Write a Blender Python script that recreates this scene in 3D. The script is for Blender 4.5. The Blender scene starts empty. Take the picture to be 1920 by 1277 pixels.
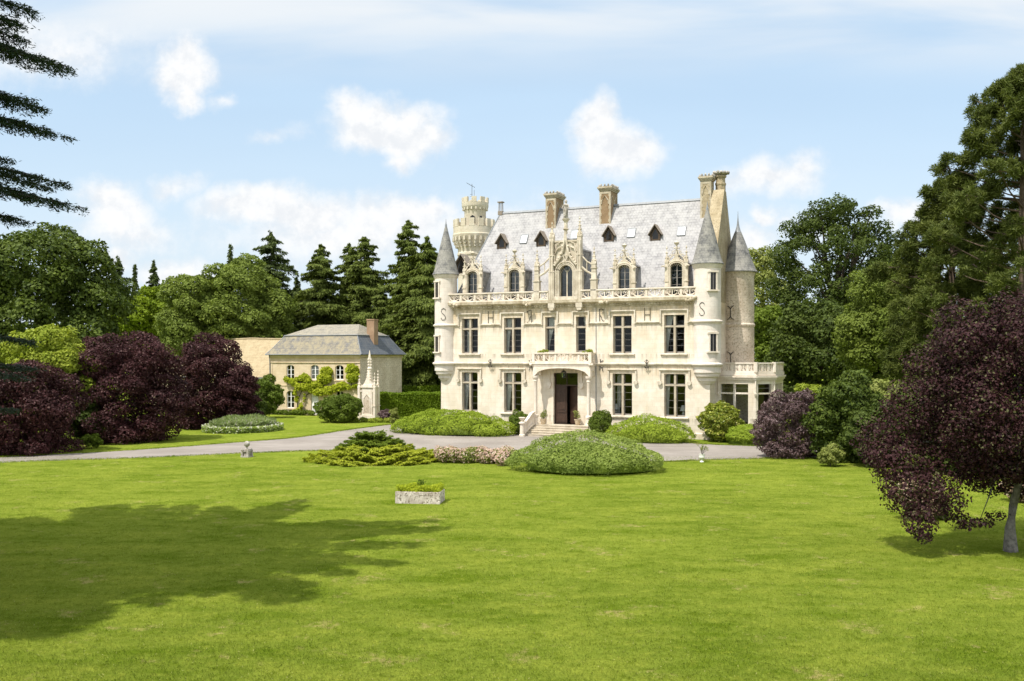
import bpy, math, random
import numpy as np
from mathutils import Vector

C = bpy.context.scene.collection
R = math.radians
PI = math.pi
sc = bpy.context.scene

# ------------------------------------------------------------------ camera, sky, sun, exposure
F, HX, HY, CH = 1790.0, 960.0, 667.0, 6.6        # focal length and horizon measured on the photo, camera height in metres
cam = bpy.data.cameras.new('camera')
cam.sensor_width = 36.0
cam.sensor_fit = 'HORIZONTAL'
cam.lens = 36.0 * F / 1920.0
cam.shift_y = (HY - 638.5) / 1920.0
cam.clip_end = 3000.0
camo = bpy.data.objects.new('camera', cam)
camo.location = (0, 0, CH)
camo.rotation_euler = (R(90), 0, 0)
C.objects.link(camo)
sc.camera = camo

SUN_EL, SUN_AZ = 60.0, 45.0                       # the light travels towards +x +y
sun = bpy.data.lights.new('sun', 'SUN')
sun.energy = 3.95
sun.angle = R(0.53)
sun.color = (1.0, 0.955, 0.88)
suno = bpy.data.objects.new('sun', sun)
d = Vector((math.sin(R(SUN_AZ)) * math.cos(R(SUN_EL)), math.cos(R(SUN_AZ)) * math.cos(R(SUN_EL)), -math.sin(R(SUN_EL))))
suno.rotation_euler = d.to_track_quat('-Z', 'Y').to_euler()
suno.location = (-40, -40, 80)
C.objects.link(suno)

sc.view_settings.view_transform = 'Standard'
sc.view_settings.look = 'None'
sc.view_settings.exposure = 0.54
sc.view_settings.gamma = 1.0
sc.render.film_transparent = False
sc.cycles.max_bounces = 8
sc.cycles.transparent_max_bounces = 12

world = bpy.data.worlds.new('World')
sc.world = world
world.use_nodes = True


class NT:
    """small helper for node trees"""
    def __init__(self, nt):
        self.nt = nt
        nt.nodes.clear()

    def n(self, typ, **kw):
        nd = self.nt.nodes.new('ShaderNode' + typ)
        for k, v in kw.items():
            setattr(nd, k, v)
        return nd

    def put(self, sock, val):
        if val is None:
            return
        if hasattr(val, 'is_output'):
            self.nt.links.new(val, sock)
        else:
            if sock.type == 'RGBA' and len(val) == 3:
                val = (*val, 1.0)
            sock.default_value = val

    def math(self, op, a, b=None, c=None, clamp=False):
        nd = self.n('Math', operation=op)
        nd.use_clamp = clamp
        self.put(nd.inputs[0], a)
        self.put(nd.inputs[1], b)
        self.put(nd.inputs[2], c)
        return nd.outputs[0]

    def vmath(self, op, a, b=None):
        nd = self.n('VectorMath', operation=op)
        self.put(nd.inputs[0], a)
        self.put(nd.inputs[1], b)
        return nd.outputs['Value'] if op in ('LENGTH', 'DOT_PRODUCT') else nd.outputs['Vector']

    def noise(self, vec, scale, detail=4.0, rough=0.55, out='Fac', dist=0.0):
        nd = self.n('TexNoise')
        self.put(nd.inputs['Vector'], vec)
        nd.inputs['Scale'].default_value = scale
        nd.inputs['Detail'].default_value = detail
        nd.inputs['Roughness'].default_value = rough
        nd.inputs['Distortion'].default_value = dist
        return nd.outputs[out]

    def mix(self, fac, a, b, blend='MIX'):
        nd = self.n('Mix', data_type='RGBA', blend_type=blend)
        self.put(nd.inputs[0], fac)
        self.put(nd.inputs[6], a)
        self.put(nd.inputs[7], b)
        return nd.outputs[2]

    def ramp(self, fac, lo, hi, a=0.0, b=1.0, smooth=True):
        nd = self.n('MapRange', interpolation_type='SMOOTHSTEP' if smooth else 'LINEAR')
        self.put(nd.inputs[0], fac)
        for i, x in enumerate((lo, hi, a, b)):
            nd.inputs[i + 1].default_value = x
        return nd.outputs[0]


def build_sky():
    t = NT(world.node_tree)
    sky = t.n('TexSky', sky_type='NISHITA')
    sky.sun_disc = False
    sky.sun_elevation = R(SUN_EL)
    sky.sun_rotation = R(180 + SUN_AZ)
    sky.air_density = 1.0
    sky.dust_density = 1.2
    sky.ozone_density = 1.2
    co = t.n('TexCoord').outputs['Generated']
    sep = t.n('SeparateXYZ')
    t.put(sep.inputs[0], co)
    y = t.math('MAXIMUM', sep.outputs[1], 0.08)
    gx = t.math('DIVIDE', sep.outputs[0], y)
    gz = t.math('DIVIDE', sep.outputs[2], y)
    cmb = t.n('CombineXYZ')
    t.put(cmb.inputs[0], gx)
    t.put(cmb.inputs[1], gz)
    p = cmb.outputs[0]
    # warped lookup so that the cloud outlines billow
    w1 = t.noise(p, 9.0, 5.0, 0.6, 'Color')
    w1 = t.vmath('SUBTRACT', w1, (0.5, 0.5, 0.5))
    w1 = t.vmath('MULTIPLY', w1, (0.10, 0.075, 0.0))
    q = t.vmath('ADD', p, w1)
    clouds = [  # sky position in tangent units, radii, strength
        (345, 132, 56, 46, 1.0), (348, 172, 40, 26, .85), (420, 175, 28, 14, .4),
        (90, 95, 170, 62, .5), (-20, 60, 160, 70, .5),
        (715, 232, 100, 52, 1.15), (660, 200, 52, 40, .8), (770, 262, 62, 42, 1.0), (745, 300, 30, 28, .7),
        (1120, 240, 58, 60, 1.1), (1150, 275, 80, 55, 1.1), (1195, 262, 40, 34, .8), (1110, 205, 34, 34, .7),
        (1440, 335, 95, 38, .75), (1490, 318, 44, 30, .6),
        (215, 395, 85, 55, .95), (190, 372, 60, 36, .8), (330, 345, 60, 24, .55), (260, 430, 100, 50, .5),
        (500, 395, 110, 40, 1.05), (580, 415, 110, 48, .9), (740, 420, 130, 48, .95), (800, 400, 60, 30, .8),
        (640, 450, 260, 50, .7), (330, 510, 70, 34, .8), (230, 480, 50, 34, .7), (1450, 412, 26, 18, .8),
        (1410, 450, 60, 40, .7), (515, 245, 36, 18, .38), (1480, 440, 80, 50, .4),
        (1000, 420, 400, 55, .4), (1700, 410, 60, 26, .7),
        (2150, 330, 140, 60, 1.0), (-250, 300, 160, 70, 1.0), (2450, 200, 150, 80, 1.0), (-600, 420, 180, 60, 1.0),
    ]
    comb = None
    for (px, py, rx, ry, s) in clouds:
        c = ((px - HX) / F, (HY - py) / F, 0.0)
        v = t.vmath('SUBTRACT', q, c)
        v = t.vmath('MULTIPLY', v, (F / (rx * 1.34), F / (ry * 1.34), 0.0))
        ln = t.vmath('LENGTH', v)
        a = t.math('MULTIPLY', t.math('SUBTRACT', 1.0, ln), s)
        comb = a if comb is None else t.math('MAXIMUM', comb, a)
    fine = t.noise(p, 26.0, 6.0, 0.62)
    comb = t.math('MULTIPLY_ADD', t.math('SUBTRACT', fine, 0.5), 0.75, comb)
    alpha = t.ramp(comb, -0.05, 0.66)
    fine2 = t.noise(t.vmath('ADD', p, (-0.006, 0.014, 0.0)), 26.0, 6.0, 0.62)
    relief = t.ramp(t.math('SUBTRACT', fine, fine2), -0.16, 0.10)
    # thin high veil across the top of the sky
    sv = t.vmath('MULTIPLY', p, (1.3, 6.5, 1.0))
    ci = t.noise(sv, 1.7, 5.0, 0.5, dist=0.35)
    band = t.ramp(gz, 0.27, 0.37)
    cir = t.math('MULTIPLY', t.ramp(ci, 0.30, 0.62), band)
    cir = t.math('MULTIPLY', cir, 0.9)
    low = t.ramp(gz, 0.30, 0.0, 0.0, 0.75)
    veil = t.math('MULTIPLY_ADD', t.ramp(t.noise(sv, 1.1, 3.0), 0.35, 0.75), 0.10, 0.55)
    skyc = t.mix(1.0, sky.outputs[0], (1.0, 1.0, 1.0), 'MULTIPLY')
    base = t.mix(veil, skyc, (5.2, 6.75, 8.1))
    base = t.mix(low, base, (5.5, 6.1, 6.6))
    base = t.mix(cir, base, t.mix(t.ramp(gz, 0.42, 1.3), (6.2, 6.45, 6.65), (11.5, 11.8, 12.0)))  # overhead, out of view, the veil is brightened to add fill light
    white = t.mix(relief, (6.0, 6.2, 6.45), (6.9, 6.95, 7.0))
    base = t.mix(alpha, base, white)
    bg = t.n('Background')
    t.put(bg.inputs[0], base)
    bg.inputs[1].default_value = 0.1
    out = t.n('OutputWorld')
    t.nt.links.new(bg.outputs[0], out.inputs[0])


build_sky()

# ------------------------------------------------------------------ materials
MATS = {}


def new_mat(name):
    m = bpy.data.materials.new(name)
    m.use_nodes = True
    return m, NT(m.node_tree)


def finish(t, shader, disp=None):
    out = t.n('OutputMaterial')
    t.nt.links.new(shader, out.inputs[0])


def principled(t, col, rough=0.8, spec=0.3, bump=None, bstr=0.3, bdist=0.02, metal=0.0):
    b = t.n('BsdfPrincipled')
    t.put(b.inputs['Base Color'], col)
    t.put(b.inputs['Roughness'], rough)
    b.inputs['Specular IOR Level'].default_value = spec
    b.inputs['Metallic'].default_value = metal
    if bump is not None:
        bn = t.n('Bump')
        bn.inputs['Strength'].default_value = bstr
        bn.inputs['Distance'].default_value = bdist
        t.put(bn.inputs['Height'], bump)
        t.nt.links.new(bn.outputs[0], b.inputs['Normal'])
    return b.outputs[0]


def stone(name, c1, c2, stain, courses=0.0, joint=0.35, stain_amt=0.5, rough=0.9, nscale=0.9, speck=0.0, bands=False):
    """weathered ashlar: two tones, streaky stains, optional block courses"""
    m, t = new_mat(name)
    co = t.n('TexCoord').outputs['Object']
    big = t.noise(co, nscale, 6.0, 0.62)
    col = t.mix(t.ramp(big, 0.35, 0.68), c1, c2)
    streak = t.vmath('MULTIPLY', co, (2.4, 2.4, 0.35))
    st = t.noise(streak, 1.1, 6.0, 0.66)
    col = t.mix(t.math('MULTIPLY', t.ramp(st, 0.5, 0.78), stain_amt), col, stain)
    fine = t.noise(co, 14.0, 5.0, 0.7)
    col = t.mix(t.ramp(fine, 0.3, 0.8, 0.0, 0.25), col, stain)
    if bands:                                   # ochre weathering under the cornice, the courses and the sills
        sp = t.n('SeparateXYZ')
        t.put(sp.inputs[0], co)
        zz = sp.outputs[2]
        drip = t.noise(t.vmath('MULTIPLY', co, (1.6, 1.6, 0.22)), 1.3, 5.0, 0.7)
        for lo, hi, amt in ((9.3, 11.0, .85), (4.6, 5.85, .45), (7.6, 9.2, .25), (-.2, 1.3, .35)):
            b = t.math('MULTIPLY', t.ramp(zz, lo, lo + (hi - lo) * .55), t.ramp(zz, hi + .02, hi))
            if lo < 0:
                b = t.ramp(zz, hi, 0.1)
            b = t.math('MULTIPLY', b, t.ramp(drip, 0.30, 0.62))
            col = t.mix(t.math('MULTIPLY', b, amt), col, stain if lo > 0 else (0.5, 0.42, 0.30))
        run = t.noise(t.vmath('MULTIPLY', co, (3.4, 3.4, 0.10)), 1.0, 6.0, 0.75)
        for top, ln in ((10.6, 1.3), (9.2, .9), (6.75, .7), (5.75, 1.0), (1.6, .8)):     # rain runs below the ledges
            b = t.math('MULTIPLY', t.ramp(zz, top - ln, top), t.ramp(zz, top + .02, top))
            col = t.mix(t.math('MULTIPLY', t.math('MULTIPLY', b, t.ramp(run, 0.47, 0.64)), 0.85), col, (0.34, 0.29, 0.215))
    h = fine
    if speck > 0:
        vo = t.n('TexVoronoi')
        t.put(vo.inputs['Vector'], co)
        vo.inputs['Scale'].default_value = 4.5
        sv = t.noise(co, 7.0, 3.0, 0.7)
        col = t.mix(t.math('MULTIPLY', t.ramp(sv, 0.5, 0.62), speck), col, stain)
        h = t.math('ADD', h, vo.outputs['Distance'])
    if courses > 0:
        sep = t.n('SeparateXYZ')
        t.put(sep.inputs[0], co)
        cb = t.n('CombineXYZ')
        t.put(cb.inputs[0], t.math('ADD', sep.outputs[0], t.math('MULTIPLY', sep.outputs[1], 0.83)))
        t.put(cb.inputs[1], sep.outputs[2])
        br = t.n('TexBrick')
        t.put(br.inputs['Vector'], cb.outputs[0])
        br.inputs['Scale'].default_value = 1.0
        br.inputs['Brick Width'].default_value = courses * 1.9
        br.inputs['Row Height'].default_value = courses
        br.inputs['Mortar Size'].default_value = 0.012
        br.inputs['Mortar Smooth'].default_value = 0.4
        br.inputs['Bias'].default_value = 0.0
        br.inputs['Color1'].default_value = (1, 1, 1, 1)
        br.inputs['Color2'].default_value = (0.84, 0.84, 0.84, 1)
        br.inputs['Mortar'].default_value = (0.6, 0.6, 0.6, 1)
        dark = t.mix(1.0, col, br.outputs['Color'], 'MULTIPLY')
        col = t.mix(joint, col, dark)
        h = t.math('SUBTRACT', h, br.outputs['Fac'])
    finish(t, principled(t, col, rough, 0.25, h, 0.35, 0.02))
    MATS[name] = m
    return m


def slate(name, c1, c2, lichen, row=0.24, lamt=0.6, rough=0.55, spec=0.4):
    m, t = new_mat(name)
    co = t.n('TexCoord').outputs['Object']
    sep = t.n('SeparateXYZ')
    t.put(sep.inputs[0], co)
    cb = t.n('CombineXYZ')
    t.put(cb.inputs[0], t.math('ADD', sep.outputs[0], t.math('MULTIPLY', sep.outputs[1], 0.45)))
    t.put(cb.inputs[1], sep.outputs[2])
    br = t.n('TexBrick')
    t.put(br.inputs['Vector'], cb.outputs[0])
    br.inputs['Scale'].default_value = 1.0
    br.inputs['Brick Width'].default_value = row * 1.15
    br.inputs['Row Height'].default_value = row
    br.inputs['Mortar Size'].default_value = 0.012
    br.inputs['Color1'].default_value = (*c1, 1)
    br.inputs['Color2'].default_value = (*c2, 1)
    br.inputs['Mortar'].default_value = (c1[0] * .5, c1[1] * .5, c1[2] * .52, 1)
    n1 = t.noise(co, 1.6, 8.0, 0.75)
    n2 = t.noise(t.vmath('MULTIPLY', co, (3.0, 3.0, 0.6)), 1.7, 6.0, 0.7)
    col = t.mix(t.math('MULTIPLY', t.ramp(n1, 0.34, 0.62), lamt), br.outputs['Color'], lichen)
    col = t.mix(t.ramp(n2, 0.52, 0.76, 0.0, 0.55), col, c1)
    n3 = t.noise(co, 9.0, 4.0, 0.75)
    col = t.mix(t.ramp(n3, 0.58, 0.74, 0.0, 0.5), col, (c1[0] * .6, c1[1] * .6, c1[2] * .58))
    h = t.math('SUBTRACT', t.math('MULTIPLY', n3, 0.5), br.outputs['Fac'])
    finish(t, principled(t, col, rough, spec, h, 0.5, 0.02))
    MATS[name] = m
    return m


def plain(name, col, rough=0.6, spec=0.4, var=0.25, scale=6.0, metal=0.0):
    m, t = new_mat(name)
    co = t.n('TexCoord').outputs['Object']
    n1 = t.noise(co, scale, 5.0, 0.65)
    dk = tuple(c * (1 - var) for c in col)
    lt = tuple(min(1, c * (1 + var * .7)) for c in col)
    c = t.mix(t.ramp(n1, 0.3, 0.7), dk, lt)
    finish(t, principled(t, c, rough, spec, n1, 0.2, 0.01, metal))
    MATS[name] = m
    return m


def leafmat(name, c1, c2, c3=None, trans=0.3, spec=0.12, rough=0.6, vscale=0.35):
    """every leaf draws its own tone; clumps of the crown lean towards one tone or the other"""
    m, t = new_mat(name)
    geo = t.n('NewGeometry')
    co = t.n('TexCoord').outputs['Object']
    rnd = geo.outputs['Random Per Island']
    big = t.noise(co, vscale, 3.0, 0.6)
    f = t.math('ADD', t.math('MULTIPLY', rnd, 0.6), t.ramp(big, 0.3, 0.7, 0.0, 0.4))
    col = t.mix(f, c1, c2)
    if c3 is not None:
        col = t.mix(t.ramp(rnd, 0.86, 0.9), col, c3)
    b = t.n('BsdfPrincipled')
    t.put(b.inputs['Base Color'], col)
    b.inputs['Roughness'].default_value = rough
    b.inputs['Specular IOR Level'].default_value = spec
    tr = t.n('BsdfTranslucent')
    t.put(tr.inputs[0], t.mix(1.0, col, (1.15, 1.2, 0.7), 'MULTIPLY'))
    mx = t.n('MixShader')
    mx.inputs[0].default_value = trans
    t.nt.links.new(b.outputs[0], mx.inputs[1])
    t.nt.links.new(tr.outputs[0], mx.inputs[2])
    finish(t, mx.outputs[0])
    MATS[name] = m
    return m


def glassmat(name, tint=(0.55, 0.6, 0.62), ior=1.35, rough=0.015):
    m, t = new_mat(name)
    fr = t.n('Fresnel')
    fr.inputs[0].default_value = ior
    tr = t.n('BsdfTransparent')
    t.put(tr.inputs[0], tint)
    gl = t.n('BsdfGlossy')
    gl.inputs['Roughness'].default_value = rough
    co = t.n('TexCoord').outputs['Object']
    bn = t.n('Bump')
    bn.inputs['Strength'].default_value = 0.12
    bn.inputs['Distance'].default_value = 0.03
    t.put(bn.inputs['Height'], t.noise(co, 1.6, 2.0, 0.5))
    t.nt.links.new(bn.outputs[0], gl.inputs['Normal'])
    mx = t.n('MixShader')
    t.nt.links.new(fr.outputs[0], mx.inputs[0])
    t.nt.links.new(tr.outputs[0], mx.inputs[1])
    t.nt.links.new(gl.outputs[0], mx.inputs[2])
    finish(t, mx.outputs[0])
    MATS[name] = m
    return m


def lawn_colour(t, co):
    """mown turf: broad tonal drifts, tufts, worn straw patches"""
    big = t.noise(co, 0.085, 4.0, 0.6)
    mid = t.noise(t.vmath('MULTIPLY', co, (0.6, 1.25, 1.0)), 0.55, 6.0, 0.68)
    tuft = t.noise(t.vmath('ADD', co, (3.0, 11.0, 0)), 2.4, 5.0, 0.78)
    fine = t.noise(co, 9.0, 4.0, 0.75)
    col = t.mix(t.ramp(big, 0.32, 0.68), (0.162, 0.222, 0.026), (0.236, 0.296, 0.040))
    col = t.mix(t.ramp(mid, 0.44, 0.66, 0.0, 0.7), col, (0.31, 0.355, 0.05))
    col = t.mix(t.ramp(mid, 0.49, 0.32, 0.0, 0.8), col, (0.105, 0.170, 0.008))
    col = t.mix(t.ramp(tuft, 0.50, 0.36, 0.0, 0.65), col, (0.110, 0.160, 0.008))
    col = t.mix(t.ramp(tuft, 0.54, 0.68, 0.0, 0.55), col, (0.38, 0.405, 0.055))
    dry = t.noise(t.vmath('ADD', co, (31.0, 7.0, 0)), 0.55, 6.0, 0.72)
    dry2 = t.noise(co, 4.0, 4.0, 0.7)
    df = t.math('MULTIPLY', t.ramp(dry, 0.57, 0.66), t.ramp(dry2, 0.42, 0.58))
    col = t.mix(t.math('MULTIPLY', df, 0.8), col, (0.46, 0.38, 0.15))
    return col, fine


def lawnmat():
    m, t = new_mat('lawn_grass')
    co = t.n('NewGeometry').outputs['Position']
    col, fine = lawn_colour(t, co)
    vf = t.noise(co, 34.0, 3.0, 0.7)
    col = t.mix(t.ramp(fine, 0.42, 0.66, 0.0, 0.5), col, (0.110, 0.155, 0.007))
    col = t.mix(t.ramp(vf, 0.48, 0.72, 0.0, 0.45), col, (0.38, 0.40, 0.06))
    h = t.math('ADD', vf, t.math('MULTIPLY', fine, 2.0))
    finish(t, principled(t, col, 0.9, 0.0, h, 1.0, 0.06))
    MATS['lawn_grass'] = m
    m, t = new_mat('grass_blade')
    geo = t.n('NewGeometry')
    col, fine = lawn_colour(t, geo.outputs['Position'])
    rnd = geo.outputs['Random Per Island']
    k = t.ramp(rnd, 0.0, 1.0, 0.62, 1.02, False)
    cb = t.n('CombineXYZ')
    for q in range(3):
        t.put(cb.inputs[q], k)
    col = t.mix(1.0, col, cb.outputs[0], 'MULTIPLY')
    col = t.mix(t.ramp(rnd, 0.985, 0.99), col, (0.44, 0.42, 0.15))
    df = t.n('BsdfDiffuse')
    t.put(df.inputs[0], col)
    tr = t.n('BsdfTranslucent')
    t.put(tr.inputs[0], col)
    mx = t.n('MixShader')
    mx.inputs[0].default_value = 0.4
    t.nt.links.new(df.outputs[0], mx.inputs[1])
    t.nt.links.new(tr.outputs[0], mx.inputs[2])
    finish(t, mx.outputs[0])
    MATS['grass_blade'] = m


def drivemat():
    m, t = new_mat('drive_gravel')
    co = t.n('NewGeometry').outputs['Position']
    big = t.noise(co, 0.25, 6.0, 0.65)
    fine = t.noise(co, 16.0, 4.0, 0.8)
    col = t.mix(t.ramp(big, 0.32, 0.7), (0.205, 0.178, 0.155), (0.285, 0.252, 0.222))
    tr = t.noise(t.vmath('MULTIPLY', co, (0.12, 1.1, 1.0)), 1.0, 4.0, 0.6)
    col = t.mix(t.ramp(tr, 0.5, 0.66, 0.0, 0.45), col, (0.17, 0.145, 0.12))
    col = t.mix(t.ramp(fine, 0.4, 0.75, 0.0, 0.5), col, (0.36, 0.32, 0.28))
    col = t.mix(t.ramp(t.noise(co, 1.4, 5.0, 0.7), 0.56, 0.72, 0.0, 0.35), col, (0.155, 0.145, 0.125))
    finish(t, principled(t, col, 0.9, 0.2, fine, 0.5, 0.02))
    MATS['drive_gravel'] = m


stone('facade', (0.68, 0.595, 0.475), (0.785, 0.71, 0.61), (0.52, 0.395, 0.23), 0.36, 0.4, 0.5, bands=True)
stone('carved', (0.68, 0.585, 0.475), (0.80, 0.72, 0.625), (0.36, 0.30, 0.20), 0, 0, 0.45, nscale=1.6)
stone('turret', (0.68, 0.60, 0.52), (0.78, 0.71, 0.64), (0.40, 0.345, 0.26), 0.36, 0.35, 0.5)
stone('rubble', (0.60, 0.50, 0.39), (0.76, 0.66, 0.545), (0.36, 0.28, 0.19), 0.22, 0.6, 0.5, speck=0.75, nscale=0.8)
stone('gable_stone', (0.36, 0.285, 0.175), (0.50, 0.415, 0.28), (0.20, 0.155, 0.09), 0.26, 0.5, 0.75, nscale=1.3, speck=0.4)
stone('keep_stone', (0.56, 0.49, 0.37), (0.67, 0.61, 0.49), (0.33, 0.28, 0.19), 0.3, 0.3, 0.5)
stone('dormer_stone', (0.50, 0.43, 0.33), (0.70, 0.625, 0.515), (0.26, 0.21, 0.14), 0, 0, 0.6, nscale=1.8)
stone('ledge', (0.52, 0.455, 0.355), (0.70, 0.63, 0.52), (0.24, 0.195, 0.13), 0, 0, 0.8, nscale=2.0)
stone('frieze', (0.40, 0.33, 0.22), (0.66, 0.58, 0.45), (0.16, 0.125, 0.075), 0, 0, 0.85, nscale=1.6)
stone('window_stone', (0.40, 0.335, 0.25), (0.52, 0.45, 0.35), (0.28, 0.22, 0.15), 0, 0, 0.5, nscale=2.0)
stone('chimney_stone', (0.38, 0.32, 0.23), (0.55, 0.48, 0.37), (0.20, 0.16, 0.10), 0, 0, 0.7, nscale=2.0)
stone('brick', (0.27, 0.18, 0.10), (0.36, 0.25, 0.145), (0.17, 0.11, 0.065), 0.09, 0.6, 0.4, nscale=1.2)
stone('red_brick', (0.34, 0.22, 0.135), (0.43, 0.29, 0.185), (0.22, 0.13, 0.08), 0.09, 0.6, 0.4, nscale=1.2)
stone('cottage_wall', (0.60, 0.475, 0.31), (0.70, 0.575, 0.40), (0.42, 0.31, 0.17), 0.3, 0.3, 0.5)
stone('barn_wall', (0.53, 0.42, 0.27), (0.62, 0.51, 0.35), (0.38, 0.3, 0.18), 0.28, 0.3, 0.6)
stone('grey_stone', (0.30, 0.27, 0.235), (0.54, 0.50, 0.45), (0.17, 0.14, 0.10), 0, 0, 0.65, nscale=3.0, speck=0.75)
stone('trough_stone', (0.40, 0.34, 0.29), (0.74, 0.67, 0.59), (0.15, 0.12, 0.085), 0, 0, 0.55, nscale=3.2, speck=0.9)
stone('step_stone', (0.44, 0.375, 0.28), (0.60, 0.53, 0.42), (0.26, 0.21, 0.14), 0, 0, 0.5, nscale=1.8)
slate('main_slate', (0.265, 0.255, 0.255), (0.33, 0.32, 0.32), (0.43, 0.415, 0.405), 0.24, 0.8, 0.75, 0.2)
slate('cone_slate', (0.105, 0.105, 0.105), (0.185, 0.18, 0.175), (0.34, 0.32, 0.28), 0.2, 0.75, 0.75, 0.2)
slate('cottage_slate', (0.15, 0.145, 0.14), (0.20, 0.19, 0.18), (0.31, 0.265, 0.175), 0.2, 0.95, 0.75, 0.12)
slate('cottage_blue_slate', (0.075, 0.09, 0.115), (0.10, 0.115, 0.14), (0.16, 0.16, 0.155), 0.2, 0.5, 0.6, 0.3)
slate('cottage_top_slate', (0.20, 0.185, 0.155), (0.26, 0.24, 0.20), (0.33, 0.29, 0.21), 0.2, 0.7, 0.75, 0.2)
slate('barn_tile', (0.33, 0.25, 0.145), (0.39, 0.305, 0.18), (0.45, 0.37, 0.235), 0.2, 0.6, 0.85, 0.2)
plain('dormer_wood', (0.085, 0.06, 0.04), 0.8, 0.2)
plain('dormer_tile', (0.24, 0.20, 0.16), 0.8, 0.25)
plain('door_wood', (0.050, 0.026, 0.016), 0.5, 0.4, 0.3, 5.0)
plain('sash_wood', (0.26, 0.235, 0.21), 0.6, 0.3, 0.1)
plain('white_paint', (0.78, 0.77, 0.74), 0.5, 0.4, 0.06)
plain('curtain_cloth', (0.80, 0.78, 0.74), 0.9, 0.1, 0.08)
plain('iron', (0.05, 0.046, 0.04), 0.6, 0.4, 0.3, 8.0, 0.4)
plain('lead', (0.20, 0.21, 0.22), 0.5, 0.5, 0.2)
plain('terracotta', (0.50, 0.40, 0.27), 0.85, 0.2)
plain('interior', (0.10, 0.065, 0.042), 0.8, 0.2, 0.35, 1.5)
plain('interior_floor', (0.09, 0.05, 0.03), 0.5, 0.4)
plain('bark_dark', (0.075, 0.06, 0.045), 0.95, 0.1, 0.5, 5.0)
plain('bark_pale', (0.17, 0.155, 0.14), 0.95, 0.1, 0.45, 6.0)
plain('bark_pine', (0.13, 0.095, 0.07), 0.95, 0.1, 0.4, 4.0)
plain('soil', (0.075, 0.055, 0.035), 0.95, 0.1, 0.4, 4.0)
plain('ceramic', (0.72, 0.70, 0.66), 0.35, 0.5, 0.05)
glassmat('glass', (0.86, 0.88, 0.88), 1.5)
plain('skylight_white', (0.80, 0.81, 0.83), 0.15, 0.5, 0.04)  # opaque glossy near-white sheet for the skylight panes
glassmat('dormer_glass', (0.35, 0.42, 0.45), 1.75, 0.03)
glassmat('skylight_glass', (0.3, 0.35, 0.38), 2.3, 0.02)
lawnmat()
drivemat()
leafmat('leaf_maple', (0.025, 0.046, 0.007), (0.130, 0.170, 0.024), None, 0.25, 0.18)
leafmat('leaf_oak', (0.032, 0.053, 0.009), (0.098, 0.128, 0.022), None, 0.25, 0.15)
leafmat('leaf_round', (0.095, 0.132, 0.020), (0.20, 0.245, 0.045), None, 0.28)
leafmat('leaf_lime', (0.12, 0.18, 0.008), (0.21, 0.265, 0.016), None, 0.32)
leafmat('leaf_fresh', (0.085, 0.13, 0.012), (0.17, 0.22, 0.028), None, 0.32)
leafmat('leaf_yellow', (0.19, 0.25, 0.024), (0.34, 0.37, 0.05), None, 0.32)
leafmat('leaf_pale', (0.17, 0.20, 0.045), (0.30, 0.32, 0.09), None, 0.32)
leafmat('leaf_purple', (0.018, 0.0065, 0.007), (0.078, 0.027, 0.028), (0.12, 0.068, 0.062), 0.12, 0.12)
leafmat('leaf_purple_grey', (0.055, 0.028, 0.030), (0.135, 0.080, 0.078), (0.21, 0.15, 0.145), 0.16, 0.35)
leafmat('leaf_plum', (0.016, 0.0068, 0.0074), (0.066, 0.026, 0.028), (0.085, 0.082, 0.035), 0.12, 0.12)
leafmat('leaf_laurel', (0.10, 0.145, 0.010), (0.30, 0.32, 0.03), (0.46, 0.44, 0.10), 0.25, 0.3, 0.45)
leafmat('leaf_box', (0.07, 0.11, 0.012), (0.165, 0.215, 0.032), None, 0.28)
leafmat('leaf_hedge', (0.08, 0.135, 0.006), (0.16, 0.225, 0.013), None, 0.3)
leafmat('leaf_grey', (0.17, 0.23, 0.075), (0.30, 0.36, 0.14), (0.38, 0.36, 0.30), 0.3)
leafmat('leaf_border', (0.13, 0.20, 0.025), (0.30, 0.36, 0.08), (0.55, 0.55, 0.42), 0.28)
leafmat('needle_spruce', (0.056, 0.082, 0.013), (0.165, 0.198, 0.038), None, 0.22, 0.12)
leafmat('needle_dark', (0.040, 0.060, 0.016), (0.105, 0.132, 0.036), None, 0.2, 0.12)
leafmat('needle_pine', (0.050, 0.072, 0.013), (0.140, 0.160, 0.034), None, 0.25, 0.15)
leafmat('needle_cedar', (0.018, 0.036, 0.022), (0.048, 0.072, 0.042), None, 0.15, 0.12)
leafmat('juniper', (0.165, 0.235, 0.020), (0.33, 0.40, 0.05), None, 0.3, 0.04)
leafmat('juniper_deep', (0.150, 0.205, 0.040), (0.33, 0.39, 0.10), None, 0.3, 0.04)
leafmat('juniper_gold', (0.21, 0.25, 0.014), (0.38, 0.40, 0.035), None, 0.3)
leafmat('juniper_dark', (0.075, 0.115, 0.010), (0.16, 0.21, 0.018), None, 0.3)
leafmat('leaf_vine', (0.24, 0.30, 0.015), (0.46, 0.49, 0.035), None, 0.35)
leafmat('rose_pink', (0.36, 0.24, 0.18), (0.56, 0.40, 0.33), (0.6, 0.5, 0.4), 0.3)
leafmat('flower_white', (0.62, 0.60, 0.50), (0.75, 0.74, 0.66), None, 0.3)
leafmat('faded_flower', (0.20, 0.10, 0.07), (0.50, 0.38, 0.27), (0.6, 0.5, 0.38), 0.25)

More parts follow.
